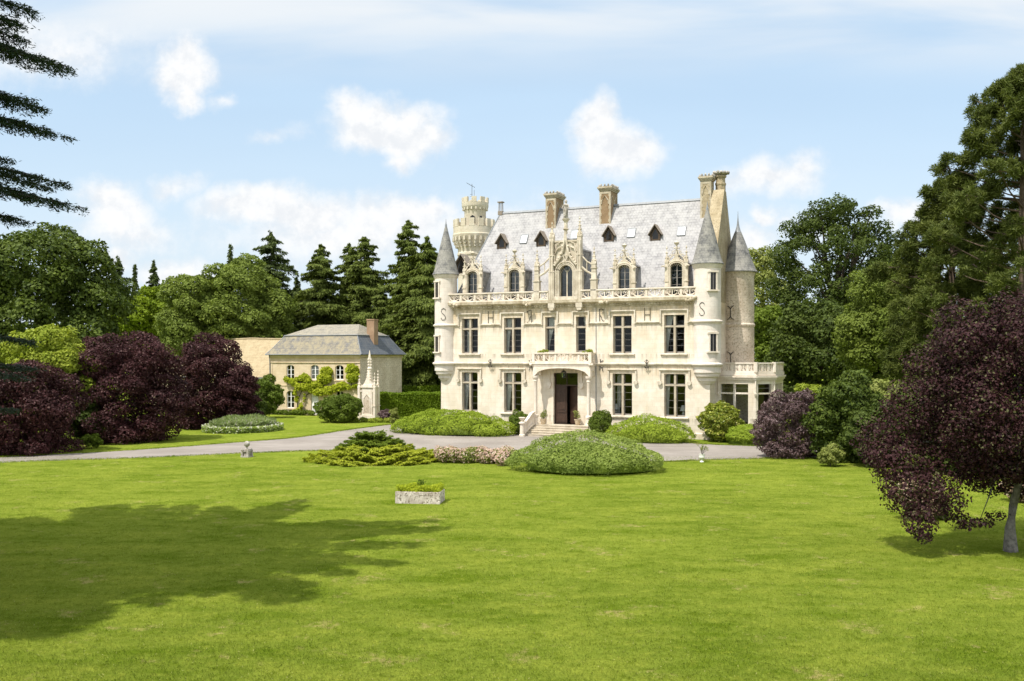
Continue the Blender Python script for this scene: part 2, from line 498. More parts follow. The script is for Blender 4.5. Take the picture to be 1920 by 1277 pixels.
# ------------------------------------------------------------------ mesh helpers
class MB:
    """collects shapes and links them as ONE mesh object"""
    def __init__(self):
        self.v, self.f = [], []

    def add(self, vs, fs):
        o = len(self.v)
        self.v.extend([tuple(p) for p in vs])
        self.f.extend([tuple(i + o for i in f) for f in fs])
        return self

    def quad(self, a, b, c, d):
        return self.add([a, b, c, d], [(0, 1, 2, 3)])

    def box(self, x0, x1, y0, y1, z0, z1):
        v = [(x, y, z) for z in (z0, z1) for y in (y0, y1) for x in (x0, x1)]
        return self.add(v, [(0, 2, 3, 1), (4, 5, 7, 6), (0, 1, 5, 4), (2, 6, 7, 3), (0, 4, 6, 2), (1, 3, 7, 5)])

    def obox(self, c, ax, ay, az):
        """box from centre and three half-axis vectors"""
        c, ax, ay, az = map(Vector, (c, ax, ay, az))
        v = [c + sx * ax + sy * ay + sz * az for sz in (-1, 1) for sy in (-1, 1) for sx in (-1, 1)]
        return self.add(v, [(0, 2, 3, 1), (4, 5, 7, 6), (0, 1, 5, 4), (2, 6, 7, 3), (0, 4, 6, 2), (1, 3, 7, 5)])

    def prism(self, poly, a, b, plane='xz'):
        """polygon in a plane, pulled from a to b along the third axis"""
        n = len(poly)
        def mk(p, t):
            return {'xz': (p[0], t, p[1]), 'yz': (t, p[0], p[1]), 'xy': (p[0], p[1], t)}[plane]
        v = [mk(p, a) for p in poly] + [mk(p, b) for p in poly]
        f = [tuple(range(n - 1, -1, -1)), tuple(range(n, 2 * n))]
        f += [(i, (i + 1) % n, n + (i + 1) % n, n + i) for i in range(n)]
        return self.add(v, f)

    def lathe(self, prof, c=(0, 0), n=20, sx=1.0, sy=1.0, rot=0.0):
        v, f = [], []
        for (r, z) in prof:
            for k in range(n):
                a = 2 * PI * k / n + rot
                v.append((c[0] + r * sx * math.cos(a), c[1] + r * sy * math.sin(a), z))
        m = len(prof)
        for i in range(m - 1):
            for k in range(n):
                k2 = (k + 1) % n
                f.append((i * n + k, i * n + k2, (i + 1) * n + k2, (i + 1) * n + k))
        f.append(tuple(range(n - 1, -1, -1)))
        f.append(tuple((m - 1) * n + k for k in range(n)))
        return self.add(v, f)

    def tube(self, pts, r, n=6):
        pts = [Vector(p) for p in pts]
        m = len(pts)
        rs = r if isinstance(r, (list, tuple)) else [r] * m
        v, f = [], []
        up = Vector((0.13, 0.21, 1.0))
        for i, p in enumerate(pts):
            t = (pts[min(i + 1, m - 1)] - pts[max(i - 1, 0)]).normalized()
            ref = up if abs(t.dot(up.normalized())) < 0.93 else Vector((1, 0.1, 0.05))
            a = t.cross(ref).normalized()
            b = t.cross(a).normalized()
            for k in range(n):
                an = 2 * PI * k / n
                v.append(p + (a * math.cos(an) + b * math.sin(an)) * rs[i])
        for i in range(m - 1):
            for k in range(n):
                k2 = (k + 1) % n
                f.append((i * n + k, (i + 1) * n + k, (i + 1) * n + k2, i * n + k2))
        f.append(tuple(range(n)))
        f.append(tuple((m - 1) * n + k for k in range(n - 1, -1, -1)))
        return self.add(v, f)

    def ball(self, c, r, n=10, sx=1, sy=1, sz=1):
        prof = [(max(1e-3, r * math.sin(PI * i / 8)), -r * math.cos(PI * i / 8)) for i in range(9)]
        return self.lathe([(q, c[2] + z * sz) for q, z in prof], (c[0], c[1]), n, sx, sy)

    def build(self, name, mat, parent=None, smooth=True):
        me = bpy.data.meshes.new(name)
        me.from_pydata(self.v, [], self.f)
        me.materials.append(MATS[mat])
        if smooth:
            me.polygons.foreach_set('use_smooth', np.ones(len(me.polygons), dtype=bool))
            me.update()
            me.set_sharp_from_angle(angle=R(32))
        me.update()
        o = bpy.data.objects.new(name, me)
        C.objects.link(o)
        if parent is not None:
            o.parent = parent
        return o


LABELS = {}


def tag(o, label, cat, group=None):
    o['label'] = label
    o['category'] = cat
    if group:
        o['group'] = group
    nw = len(label.split())
    if not 4 <= nw <= 16:
        print('LABEL LENGTH', nw, label)
    if label in LABELS:
        print('LABEL TWICE', label)
    LABELS[label] = 1
    return o


def thing(name, label, cat, loc=(0, 0, 0), rz=0.0, group=None):
    o = bpy.data.objects.new(name, None)
    o.empty_display_size = 0.3
    o.location = loc
    o.rotation_euler = (0, 0, rz)
    C.objects.link(o)
    return tag(o, label, cat, group)


def structure(o):
    o['kind'] = 'structure'
    return o


def ground(px, py):
    y = CH * F / (py - HY)
    return ((px - HX) / F * y, y)


class Frame:
    """local axes of a building: x along its front, y into it"""
    def __init__(self, o, deg):
        self.o, self.a = Vector(o), R(deg)
        self.c, self.s = math.cos(self.a), math.sin(self.a)

    def loc(self, w):
        d = Vector(w) - self.o
        return Vector((d.x * self.c + d.y * self.s, -d.x * self.s + d.y * self.c, d.z))

    def ray(self, px, py):
        o = self.loc((0, 0, CH))
        w = Vector(((px - HX) / F, 1.0, -(py - HY) / F))
        return o, Vector((w.x * self.c + w.y * self.s, -w.x * self.s + w.y * self.c, w.z))

    def hit(self, px, py, v=0.0, n=(0, 1, 0), d=None):
        """where the sight line of a measured point meets a plane of the building"""
        o, r = self.ray(px, py)
        n = Vector(n)
        if d is None:
            d = v
        return o + r * ((d - n.dot(o)) / n.dot(r))

    def u(self, px, v=0.0):
        return self.hit(px, HY, v).x


def panel(mb, p0, p1, z0, z1, holes, depth, reveal=None):
    """upright wall sheet from p0 to p1 with rectangular openings and their reveals; holes = (s0, s1, z0, z1)"""
    p0, p1 = Vector((*p0, 0)), Vector((*p1, 0))
    L = (p1 - p0).length
    d = (p1 - p0) / L
    n = Vector((-d.y, d.x, 0))           # into the building
    xs = sorted({0.0, L, *[h[0] for h in holes], *[h[1] for h in holes]})
    zs = sorted({z0, z1, *[h[2] for h in holes], *[h[3] for h in holes]})
    def pt(s, z, w=0.0):
        q = p0 + d * s + n * w
        return (q.x, q.y, z)
    for i in range(len(xs) - 1):
        for j in range(len(zs) - 1):
            cx, cz = (xs[i] + xs[i + 1]) / 2, (zs[j] + zs[j + 1]) / 2
            if any(h[0] < cx < h[1] and h[2] < cz < h[3] for h in holes):
                continue
            mb.quad(pt(xs[i], zs[j]), pt(xs[i + 1], zs[j]), pt(xs[i + 1], zs[j + 1]), pt(xs[i], zs[j + 1]))
    t = reveal or mb
    for (a, b, c, e) in holes:
        t.quad(pt(a, c), pt(a, e), pt(a, e, depth), pt(a, c, depth))
        t.quad(pt(b, e), pt(b, c), pt(b, c, depth), pt(b, e, depth))
        t.quad(pt(a, e), pt(b, e), pt(b, e, depth), pt(a, e, depth))
        t.quad(pt(b, c), pt(a, c), pt(a, c, depth), pt(b, c, depth))


def arc(cx, cz, r, a0, a1, n=10, rz=None):
    rz = rz or r
    return [(cx + r * math.cos(R(a0 + (a1 - a0) * i / n)), cz + rz * math.sin(R(a0 + (a1 - a0) * i / n))) for i in range(n + 1)]


# ------------------------------------------------------------------ foliage
def nrm(a):
    return a / np.maximum(np.linalg.norm(a, axis=1, keepdims=True), 1e-9)


def leaves(name, P, N, size, mat, parent, rng, asp=0.6, jit=0.6, T=None, tjit=0.3, core=None, core_mat=None):
    """many small leaf blades at points P facing about N (and pointing about T)"""
    n = len(P)
    N = nrm(N + rng.normal(0, jit, (n, 3)))
    if T is None:
        T = rng.normal(0, 1, (n, 3))
    else:
        T = nrm(T) + rng.normal(0, tjit, (n, 3))
    B = nrm(np.cross(N, T))
    T = nrm(np.cross(B, N))
    s = (size * (0.65 + 0.7 * rng.random((n, 1)))) if np.isscalar(size) else size.reshape(-1, 1) * (0.7 + 0.6 * rng.random((n, 1)))
    w = s * asp * (0.8 + 0.4 * rng.random((n, 1)))
    V = np.empty((n, 4, 3), dtype=np.float32)
    V[:, 0] = P - T * s * 0.5
    V[:, 1] = P + B * w * 0.5 + T * s * 0.06
    V[:, 2] = P + T * s * 0.5
    V[:, 3] = P - B * w * 0.5 + T * s * 0.06
    nv = n * 4
    verts = V.reshape(-1, 3)
    loops = np.arange(nv, dtype=np.int32)
    starts = np.arange(0, nv, 4, dtype=np.int32)
    mi = np.zeros(n, dtype=np.int32)
    if core is not None:
        cv, cf = np.array(core[0], dtype=np.float32), np.array(core[1], dtype=np.int32)   # quads
        loops = np.concatenate([loops, cf.reshape(-1) + nv])
        starts = np.concatenate([starts, nv + np.arange(0, cf.size, 4, dtype=np.int32)])
        verts = np.concatenate([verts, cv])
        mi = np.concatenate([mi, np.ones(len(cf), dtype=np.int32)])
    me = bpy.data.meshes.new(name)
    me.vertices.add(len(verts))
    me.vertices.foreach_set('co', np.ascontiguousarray(verts, dtype=np.float32).ravel())
    me.loops.add(len(loops))
    me.loops.foreach_set('vertex_index', loops)
    me.polygons.add(len(starts))
    me.polygons.foreach_set('loop_start', starts)
    me.materials.append(MATS[mat])
    if core is not None:
        me.materials.append(MATS[core_mat or mat])
        me.polygons.foreach_set('material_index', mi)
    me.update(calc_edges=True)
    o = bpy.data.objects.new(name, me)
    C.objects.link(o)
    if parent is not None:
        o.parent = parent
    return o


def lobe_points(lobes, n, rng, inner=0.72, bump=0.16, cull=0.74, down=0.35):
    """points through the outer shell of many overlapping rounded leaf masses"""
    L = np.array(lobes, dtype=float)
    area = (L[:, 3] * L[:, 4] * L[:, 5]) ** (2 / 3)
    k = rng.choice(len(L), size=int(n * 1.9), p=area / area.sum())
    D = nrm(rng.normal(0, 1, (len(k), 3)))
    keep = (D[:, 2] > -0.2) | (rng.random(len(k)) < down)
    k, D = k[keep], D[keep]
    ph = rng.random((len(L), 3)) * 6.28
    rad = inner + (1.04 - inner) * rng.random(len(k)) ** 0.6
    rad = rad * (1 + bump * np.sin(D[:, 0] * 4.3 + ph[k, 0]) * np.sin(D[:, 1] * 4.7 + ph[k, 1]) + bump * 0.7 * np.sin(D[:, 2] * 6.1 + D[:, 0] * 5 + ph[k, 2]))
    P = L[k, :3] + D * L[k, 3:6] * rad[:, None]
    inside = np.zeros(len(P), dtype=bool)
    for i in range(len(L)):
        q = (P - L[i, :3]) / (L[i, 3:6] * cull)
        inside |= (np.einsum('ij,ij->i', q, q) < 1.0) & (k != i)
    P, N = P[~inside], nrm(D[~inside] / L[k[~inside], 3:6])
    if len(P) > n:
        P, N = P[:n], N[:n]
    return P, N


def crown_lobes(rng, c, rx, ry, rz, k, lr=0.36, flat=0.8, core=0.62):
    """lobe centres spread over an ellipsoidal crown, small ones breaking its outline"""
    out = []
    ga = PI * (3 - math.sqrt(5))
    for i in range(k):
        z = 1 - 2 * (i + 0.5) / k
        a = i * ga + rng.random() * 0.7
        rr = math.sqrt(max(0, 1 - z * z))
        f = 0.60 + 0.26 * rng.random()
        s = lr * (0.65 + 0.7 * rng.random())
        m = (rx * ry * rz) ** (1 / 3)
        out.append((c[0] + rx * f * rr * math.cos(a), c[1] + ry * f * rr * math.sin(a), c[2] + rz * f * z,
                    m * s * 1.12, m * s * 1.12, m * s * flat))
    m = (rx * ry * rz) ** (1 / 3)
    if core > 0:
        out.append((c[0], c[1], c[2], rx * core, ry * core, rz * core))
    return out


def limb_mesh(base, h, r, tips, rng, mat, parent, name='trunk', bend=0.3, n=8, fork=0.45):
    mb = MB()
    pts = [(rng.normal(0, bend * 0.2) * i, rng.normal(0, bend * 0.2) * i, h * i / 5 - (0.15 if i == 0 else 0)) for i in range(6)]
    mb.tube(pts, [r * (1.35 if i == 0 else 1 - 0.13 * i) for i in range(6)], n)
    for tp in tips:
        z0 = h * (fork + (0.95 - fork) * rng.random())
        i = min(4, int(z0 / h * 5))
        s = Vector(pts[i]) + (Vector(pts[i + 1]) - Vector(pts[i])) * (z0 / h * 5 - i)
        e = Vector(tp)
        m1 = s + (e - s) * 0.4 + Vector((rng.normal(0, .2), rng.normal(0, .2), 0.12 * (e - s).length))
        mb.tube([s, m1, e], [r * 0.42, r * 0.26, r * 0.08], 5)
    return mb.build(name, mat, parent)


def broadleaf(name, label, cat, x, y, cz, rx, ry, rz, n, leaf, mat, seed, k=26, lr=0.36, bark='bark_dark', tr=0.28,
              asp=0.62, jit=0.55, inner=0.7, group=None, extra=(), flat=0.8, tips=9, cull=0.74, down=0.35, trunk_h=None, trunk_at=(0, 0), core=0.62, fork=0.45):
    rng = np.random.default_rng(seed)
    t = thing(name, label, cat, (x, y, 0), 0, group)
    lobes = crown_lobes(rng, (0, 0, cz), rx, ry, rz, k, lr, flat, core) + list(extra)
    P, N = lobe_points(lobes, n, rng, inner, 0.16, cull, down)
    ok = P[:, 2] > 0.05
    P, N = P[ok], N[ok]
    N = N * 0.75 + np.array([0, 0, 0.3])
    leaves('crown', P, N, leaf, mat, t, rng, asp, jit)
    th = trunk_h or max(0.5, cz)
    sel = rng.choice(len(lobes), size=min(tips, len(lobes)), replace=False)
    tr_o = limb_mesh((0, 0, 0), th, tr, [Vector(lobes[i][:3]) - Vector((*trunk_at, 0)) for i in sel], rng, bark, t, fork=fork)
    tr_o.location = (*trunk_at, 0)
    return t


def conifer(name, label, x, y, h, r, n, mat, seed, base=0.4, leaf=0.55, shape=0.85, droop=0.28, gap=0.16, top_round=0.0, asp=0.3, group=None, step=0.62, bark='bark_dark', cat='tree'):
    """tiers of drooping boughs round a straight stem"""
    rng = np.random.default_rng(seed)
    t = thing(name, label, cat, (x, y, 0), 0, group)
    P, N, T, S = [], [], [], []
    br = []
    z = base
    while z < h - 0.3:
        f = (z - base) / (h - base)
        prof = max(0.02, (1 - f)) ** shape
        if top_round > 0:
            prof = prof * (1 - top_round) + top_round * math.sqrt(max(0.0, 1 - f * f)) * 0.8
        m = 4
        a0 = rng.random() * 6.28
        for j in range(m):
            L = r * prof * (0.58 + 0.66 * rng.random() ** 1.4)
            if rng.random() < gap:
                L *= 0.55
            br.append((z + rng.normal(0, 0.42), a0 + 6.28 * j / m + rng.normal(0, 0.34), max(L, 0.25)))
        z += step * 0.62 * (0.65 + 0.5 * prof) * (0.7 + 0.6 * rng.random())
    tot = sum(b[2] ** 1.25 for b in br)
    for (z, a, L) in br:
        m = max(7, int(n * L ** 1.25 / tot))
        s = rng.random(m) ** 0.55
        dr = droop * (0.7 + 0.6 * rng.random())
        w = (0.26 * (1 - s) + 0.12) * L + 0.14
        side = rng.normal(0, 0.5, m) * w
        dz = -dr * L * s ** 1.3 + 0.10 * L * s ** 3 - np.abs(rng.normal(0, 0.14, m)) * (0.5 + 0.45 * L)
        ca, sa = math.cos(a), math.sin(a)
        P.append(np.stack([ca * L * s - sa * side, sa * L * s + ca * side, z + dz], 1))
        T.append(np.stack([ca + 0 * s - sa * side * 0.6, sa + 0 * s + ca * side * 0.6, -0.75 + 0 * s], 1))
        N.append(np.tile(np.array([[ca * 0.6, sa * 0.6, 0.65]]), (m, 1)))
    m = max(20, n // 300)
    zz = h - 1.4 * rng.random(m) ** 1.5
    P.append(np.stack([rng.normal(0, .08, m), rng.normal(0, .08, m), zz], 1))
    T.append(np.stack([rng.normal(0, .4, m), rng.normal(0, .4, m), 0.8 + 0 * zz], 1))
    N.append(rng.normal(0, 1, (m, 3)))
    P, N, T = map(np.concatenate, (P, N, T))
    leaves('crown', P, N, leaf, mat, t, rng, asp, 0.45, T, 0.45)
    mb = MB()
    mb.tube([(0, 0, -0.1), (0, 0, h * 0.5), (0, 0, h * 0.97)], [0.018 * h, 0.011 * h, 0.02], 7)
    for (z, a, L) in br[::6]:
        mb.tube([(0, 0, z), (math.cos(a) * L * .8, math.sin(a) * L * .8, z - droop * L * .6)], [0.05, 0.015], 4)
    mb.build('trunk', bark, t)
    return t


def pine(name, label, x, y, h, seed, lobes, n, leaf, mat='needle_pine', tr=0.4, lean=(0, 0), boughs=22):
    """long-needled pine: tufts clustered on open boughs"""
    rng = np.random.default_rng(seed)
    t = thing(name, label, 'tree', (x, y, 0))
    tufts = []
    mb = MB()
    mb.tube([(lean[0] * f, lean[1] * f, h * f * 0.97 - .1) for f in (0, .25, .5, .75, 1)], [tr * 1.2, tr, tr * .8, tr * .5, 0.06], 8)
    for (cx, cy, cz, rr, rzz, k) in lobes:
        z0 = max(1.5, cz - 0.35 * math.hypot(cx, cy))
        f = z0 / h
        mb.tube([(lean[0] * f, lean[1] * f, z0), (cx * .55 + lean[0] * f * .45, cy * .55 + lean[1] * f * .45, z0 + (cz - z0) * .4), (cx, cy, cz)], [tr * .22, tr * .12, 0.03], 5)
        for i in range(k):
            dd = rng.normal(0, 1, 3)
            dd /= np.linalg.norm(dd)
            q = 0.35 + 0.65 * rng.random() ** 0.5
            p = np.array([cx, cy, cz]) + dd * np.array([rr, rr, rzz]) * q
            tufts.append(p)
            if i % 5 == 0:
                mb.tube([(cx, cy, cz), tuple(p)], [0.05, 0.02], 4)
    tufts = np.array(tufts)
    per = max(6, n // len(tufts))
    k = np.repeat(np.arange(len(tufts)), per)
    D = nrm(rng.normal(0, 1, (len(k), 3)) + np.array([0, 0, 0.55]))
    rad = leaf * (0.35 + 0.75 * rng.random((len(k), 1)))
    P = tufts[k] + D * rad
    leaves('crown', P, rng.normal(0, 1, (len(k), 3)) + np.array([0, 0, 0.9]), leaf, mat, t, rng, 0.15, 0.4, D, 0.25)
    mb.build('trunk', 'bark_pine', t)
    return t


def tiered(name, label, x, y, tiers, n, leaf, mat, seed, cat='shrub'):
    """spreading shrub of flat overlapping shelves; tiers = (height, reach, depth reach, boughs)"""
    rng = np.random.default_rng(seed)
    t = thing(name, label, cat, (x, y, 0))
    P, N, T = [], [], []
    mb = MB()
    tot = sum(k * max(.3, r) for z, r, ry, k in tiers)
    for z, r, ry, k in tiers:
        for i in range(k):
            a = 6.28 * (i + rng.random() * .8) / k
            q = .35 + .65 * rng.random()
            c = np.array([r * q * math.cos(a), ry * q * math.sin(a), z * (.85 + .3 * rng.random()) + .10 * (1 - q)])
            m = int(n * max(.3, r) / tot)
            s = rng.random(m) ** .7
            L = .75 + .35 * rng.random()
            ca, sa = math.cos(a + rng.normal(0, .3)), math.sin(a + rng.normal(0, .3))
            side = rng.normal(0, .30, m) * (1.15 - .75 * s)
            back = (s - .62) * L
            P.append(np.stack([c[0] + ca * back - sa * side, c[1] + sa * back + ca * side, c[2] + .16 * s ** 2 - .03 - np.abs(rng.normal(0, .05, m)) - .12 * np.abs(side)], 1))
            T.append(np.stack([ca - sa * side, sa + ca * side, .35 + 0 * s], 1))
            N.append(np.tile(np.array([[ca * .25, sa * .25, .9]]), (m, 1)))
            if i % 2 == 0:
                mb.tube([(0, 0, max(.02, z * .3)), tuple(c * np.array([.6, .6, .8])), tuple(c)], [.04, .03, .01], 4)
    P, N, T = map(np.concatenate, (P, N, T))
    P[:, 2] = np.maximum(P[:, 2], .03)
    leaves('foliage', P, N, leaf, mat, t, rng, .32, .4, T, .4)
    mb.build('stem', 'bark_dark', t)
    return t


def cushion(name, label, x, y, rx, ry, h, n, leaf, mat, seed, k=46, lr=1.0, rz=0.0, peak=(0.0, 0.0), rim=.34, power=1.5, core_mat='juniper_dark'):
    """dense spreading juniper: overlapping flattened cushions of short sprays over a low dome"""
    rng = np.random.default_rng(seed)
    t = thing(name, label, 'shrub', (x, y, 0), rz)
    lob = []
    ga = PI * (3 - math.sqrt(5))
    nr = int(k * .42)
    for i in range(k):
        if i < nr:
            u, a = .84 + .08 * rng.random(), 6.28 * (i + .5 * rng.random()) / nr
        else:
            u, a = math.sqrt((i - nr + .4) / (k - nr)) * .80, i * ga + rng.normal(0, .25)
        ed = 1 + .05 * math.sin(3 * a + seed) + .05 * math.sin(5 * a + 2 * seed)
        r = lr * (.75 + .5 * rng.random())
        rf = r * .55
        X, Y = rx * u * math.cos(a) * ed, ry * u * math.sin(a) * ed
        if u > .8:
            X, Y = X * (1 - .7 * r / rx) / .88, Y * (1 - .7 * r / ry) / .88
        z = h * (rim + (1 - rim) * max(0, 1 - u ** power)) - rf + rng.normal(0, .05)
        lob.append((X + peak[0] * rx * (1 - u), Y + peak[1] * ry * (1 - u), max(z, rf * .35), r, r * .95, rf))
    P, N = lobe_points(lob, n, rng, .86, .10, .86, .22)
    P[:, 2] = np.maximum(P[:, 2], .02)
    hor = nrm(P * np.array([1 / rx, 1 / ry, 0]) + 1e-6)
    T = N * .7 + hor * .45 + np.array([0, 0, .55])
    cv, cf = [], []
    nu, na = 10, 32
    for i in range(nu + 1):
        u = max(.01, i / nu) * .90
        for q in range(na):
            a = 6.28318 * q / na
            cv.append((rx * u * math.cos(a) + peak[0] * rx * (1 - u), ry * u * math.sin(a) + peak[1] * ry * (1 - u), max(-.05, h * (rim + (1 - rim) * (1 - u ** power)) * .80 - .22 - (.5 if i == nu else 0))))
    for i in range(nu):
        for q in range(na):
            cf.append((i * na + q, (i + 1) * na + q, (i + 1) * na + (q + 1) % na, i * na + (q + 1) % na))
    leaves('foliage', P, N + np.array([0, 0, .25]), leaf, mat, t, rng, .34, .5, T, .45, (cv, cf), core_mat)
    return t

# ------------------------------------------------------------------ ground, drive
def sheet(name, pts, z, mat):
    mb = MB()
    mb.add([(x, y, z) for x, y in pts], [tuple(range(len(pts)))])
    return structure(mb.build(name, mat, None, False))


def lawn_sheet():
    mb = MB()
    mb.add([(-900, -300, 0), (900, -300, 0), (900, 1500, 0), (-900, 1500, 0)], [(0, 1, 2, 3)])
    return structure(mb.build('lawn', 'lawn_grass', None, False))


lawn_sheet()


def smooth_line(pts, k=8):
    """Catmull-Rom through measured points"""
    out = []
    P = [Vector((*p, 0)) for p in pts]
    for i in range(len(P) - 1):
        a, b, c, e = P[max(i - 1, 0)], P[i], P[i + 1], P[min(i + 2, len(P) - 1)]
        for j in range(k):
            t = j / k
            q = 0.5 * ((2 * b) + (c - a) * t + (2 * a - 5 * b + 4 * c - e) * t * t + (3 * b - a - 3 * c + e) * t ** 3)
            out.append((q.x, q.y))
    out.append((P[-1].x, P[-1].y))
    return out


DRIVE_EDGE = []


def drive():
    far = [(-330, 872), (0, 857.5), (250, 844), (460, 828.5), (560, 820), (640, 808), (700, 800), (735, 796), (752, 797), (760, 806), (800, 812), (960, 815), (1100, 812), (1250, 824), (1305, 832), (1400, 836), (1480, 838), (1560, 839)]
    near = [(1560, 860), (1450, 859.5), (1310, 863.5), (1240, 866), (1100, 862), (960, 850), (830, 846.5), (700, 845.5), (590, 845.5), (460, 850), (250, 859), (0, 867.5), (-330, 884)]
    a = smooth_line([ground(*p) for p in far], 28)
    b = smooth_line([ground(*p) for p in near], 28)
    rng = random.Random(5)
    pts = [(x + rng.uniform(-.06, .06), y + rng.uniform(-.11, .11)) for x, y in a + b]
    DRIVE_EDGE.extend(pts)
    sheet('drive', pts, 0.004, 'drive_gravel')


drive()

# ------------------------------------------------------------------ the chateau
CO = (4.469, 80.0, 0.0)
CF = Frame(CO, -24.7)
CHAT = thing('chateau', 'large cream stone chateau with pale slate roof, corner turrets and pierced balustrade', 'chateau', CO, R(-24.7))
UL, UR = -11.87, 12.17
RV0, RZ0, RS = 0.9, 11.1, 1.90            # roof foot, its height and its steepness
RIDGE_V = 5.5
RIDGE_Z = RZ0 + (RIDGE_V - RV0) * RS


def on_roof(px, py):
    return CF.hit(px, py, n=(0, -RS, 1), d=RZ0 - RS * RV0)


LOWER = [(866.9, 896.5), (945.8, 978.5), (1149.2, 1186), (1245.9, 1285.8)]
UPPER = [(866.9, 896.9), (945.8, 978.1), (1149.9, 1185), (1245.9, 1284.1)]
NARROW = [(1023.0, 1040.8), (1080.7, 1098.9)]
wins = []
for a, b in LOWER:
    wins.append((CF.u(a, .1), CF.u(b, .1), 1.72, 4.24, 5.15, 2, True))
for a, b in UPPER:
    wins.append((CF.u(a, .1), CF.u(b, .1), 6.80, 8.94, 9.86, 2, False))
for a, b in NARROW:
    wins.append((CF.u(a, .1), CF.u(b, .1), 6.9, 8.98, 9.86, 1, False))
DU0, DU1 = CF.u(1038.6, .1), CF.u(1084, .1)
DZ0, DZ1 = 0.85, 5.15


def walls():
    mb = MB()
    holes = [(w[0] - UL, w[1] - UL, w[2], w[4]) for w in wins] + [(DU0 - UL, DU1 - UL, DZ0, DZ1)]
    panel(mb, (UL, 0), (UR, 0), -0.2, 11.2, holes, 0.42)
    for p, q in (((UR, 0), (UR, 11)), ((UR, 11), (UL, 11)), ((UL, 11), (UL, 0))):
        mb.quad((*p, -.2), (*q, -.2), (*q, 11.2), (*p, 11.2))
    # battered plinth
    mb.prism([(-0.10, -0.2), (-0.10, 0.42), (-0.02, 0.52), (-0.003, 0.52), (-0.003, -0.2)], UL + 0.05, DU0 - 1.9, 'yz')
    mb.prism([(-0.10, -0.2), (-0.10, 0.42), (-0.02, 0.52), (-0.003, 0.52), (-0.003, -0.2)], DU1 + 1.9, UR - 0.05, 'yz')
    mb.build('wall', 'facade', CHAT, False)
    it = MB()
    for z in (0.82, 6.2, 10.9):
        it.box(UL + .1, UR - .1, 0.43, 10.9, z - .15, z)
    fl = it.build('interior_floor', 'interior_floor', CHAT, False)
    it = MB()
    it.box(UL + .1, UR - .1, 5.6, 5.75, -.1, 10.7)
    for u in (-7.1, -2.6, 2.9, 7.4):
        it.box(u - .1, u + .1, 0.44, 5.6, 0.9, 10.7)
    it.build('interior_wall', 'interior', CHAT, False)


walls()


def string_courses():
    mb = MB()
    # between the storeys, all along the front
    prof = [(-0.003, 5.74), (-0.10, 5.80), (-0.17, 5.90), (-0.17, 5.97), (-0.003, 6.03)]
    mb.prism(prof, UL + .6, UR - .6, 'yz')
    # upper course: level between the windows, stepping up over each as its hood
    tops = sorted([w for w in wins if w[2] > 6], key=lambda w: w[0])
    def run(u0, u1, z):
        mb.prism([(-0.003, z - .14), (-0.07, z - .10), (-0.14, z), (-0.14, z + .05), (-0.003, z + .09)], u0, u1, 'yz')
    cur = UL + .7
    for w in tops:
        a, b = w[0] - .34, w[1] + .34
        run(cur, a, 9.28)
        mb.box(a, a + .12, -0.137, -0.003, 9.19, 10.3)
        mb.box(b - .12, b, -0.137, -0.003, 9.19, 10.3)
        run(a + .003, b - .003, 10.24)
        cur = b
    run(cur, UR - .7, 9.28)
    mb.build('string_course', 'ledge', CHAT)


string_courses()


def cornice():
    mb = MB()
    prof = [(-0.003, 10.58), (-0.06, 10.62), (-0.06, 10.78), (-0.16, 10.88), (-0.34, 10.98), (-0.44, 11.04), (-0.46, 11.27), (-0.003, 11.27)]
    mb.prism(prof, UL + .9, UR - .9, 'yz')
    mb.box(UL + .4, UR - .4, 0.0, 1.3, 11.08, 11.25)
    rng = random.Random(3)
    u = UL + 1.2
    while u < UR - 1.2:                        # carved leaf frieze under the cornice
        mb.ball((u, -0.16, 10.80 + rng.uniform(-.03, .03)), 0.085, 6, 1.2, 0.8, 0.9)
        u += 0.24
    for px in (853, 991, 1133, 1296):          # beasts and bosses
        uu = CF.u(px, -.4)
        for k in range(7):
            mb.ball((uu + rng.uniform(-.35, .35), -0.48 - rng.uniform(0, .2), 11.0 + rng.uniform(-.12, .2)), rng.uniform(.09, .17), 7)
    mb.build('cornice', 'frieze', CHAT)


cornice()


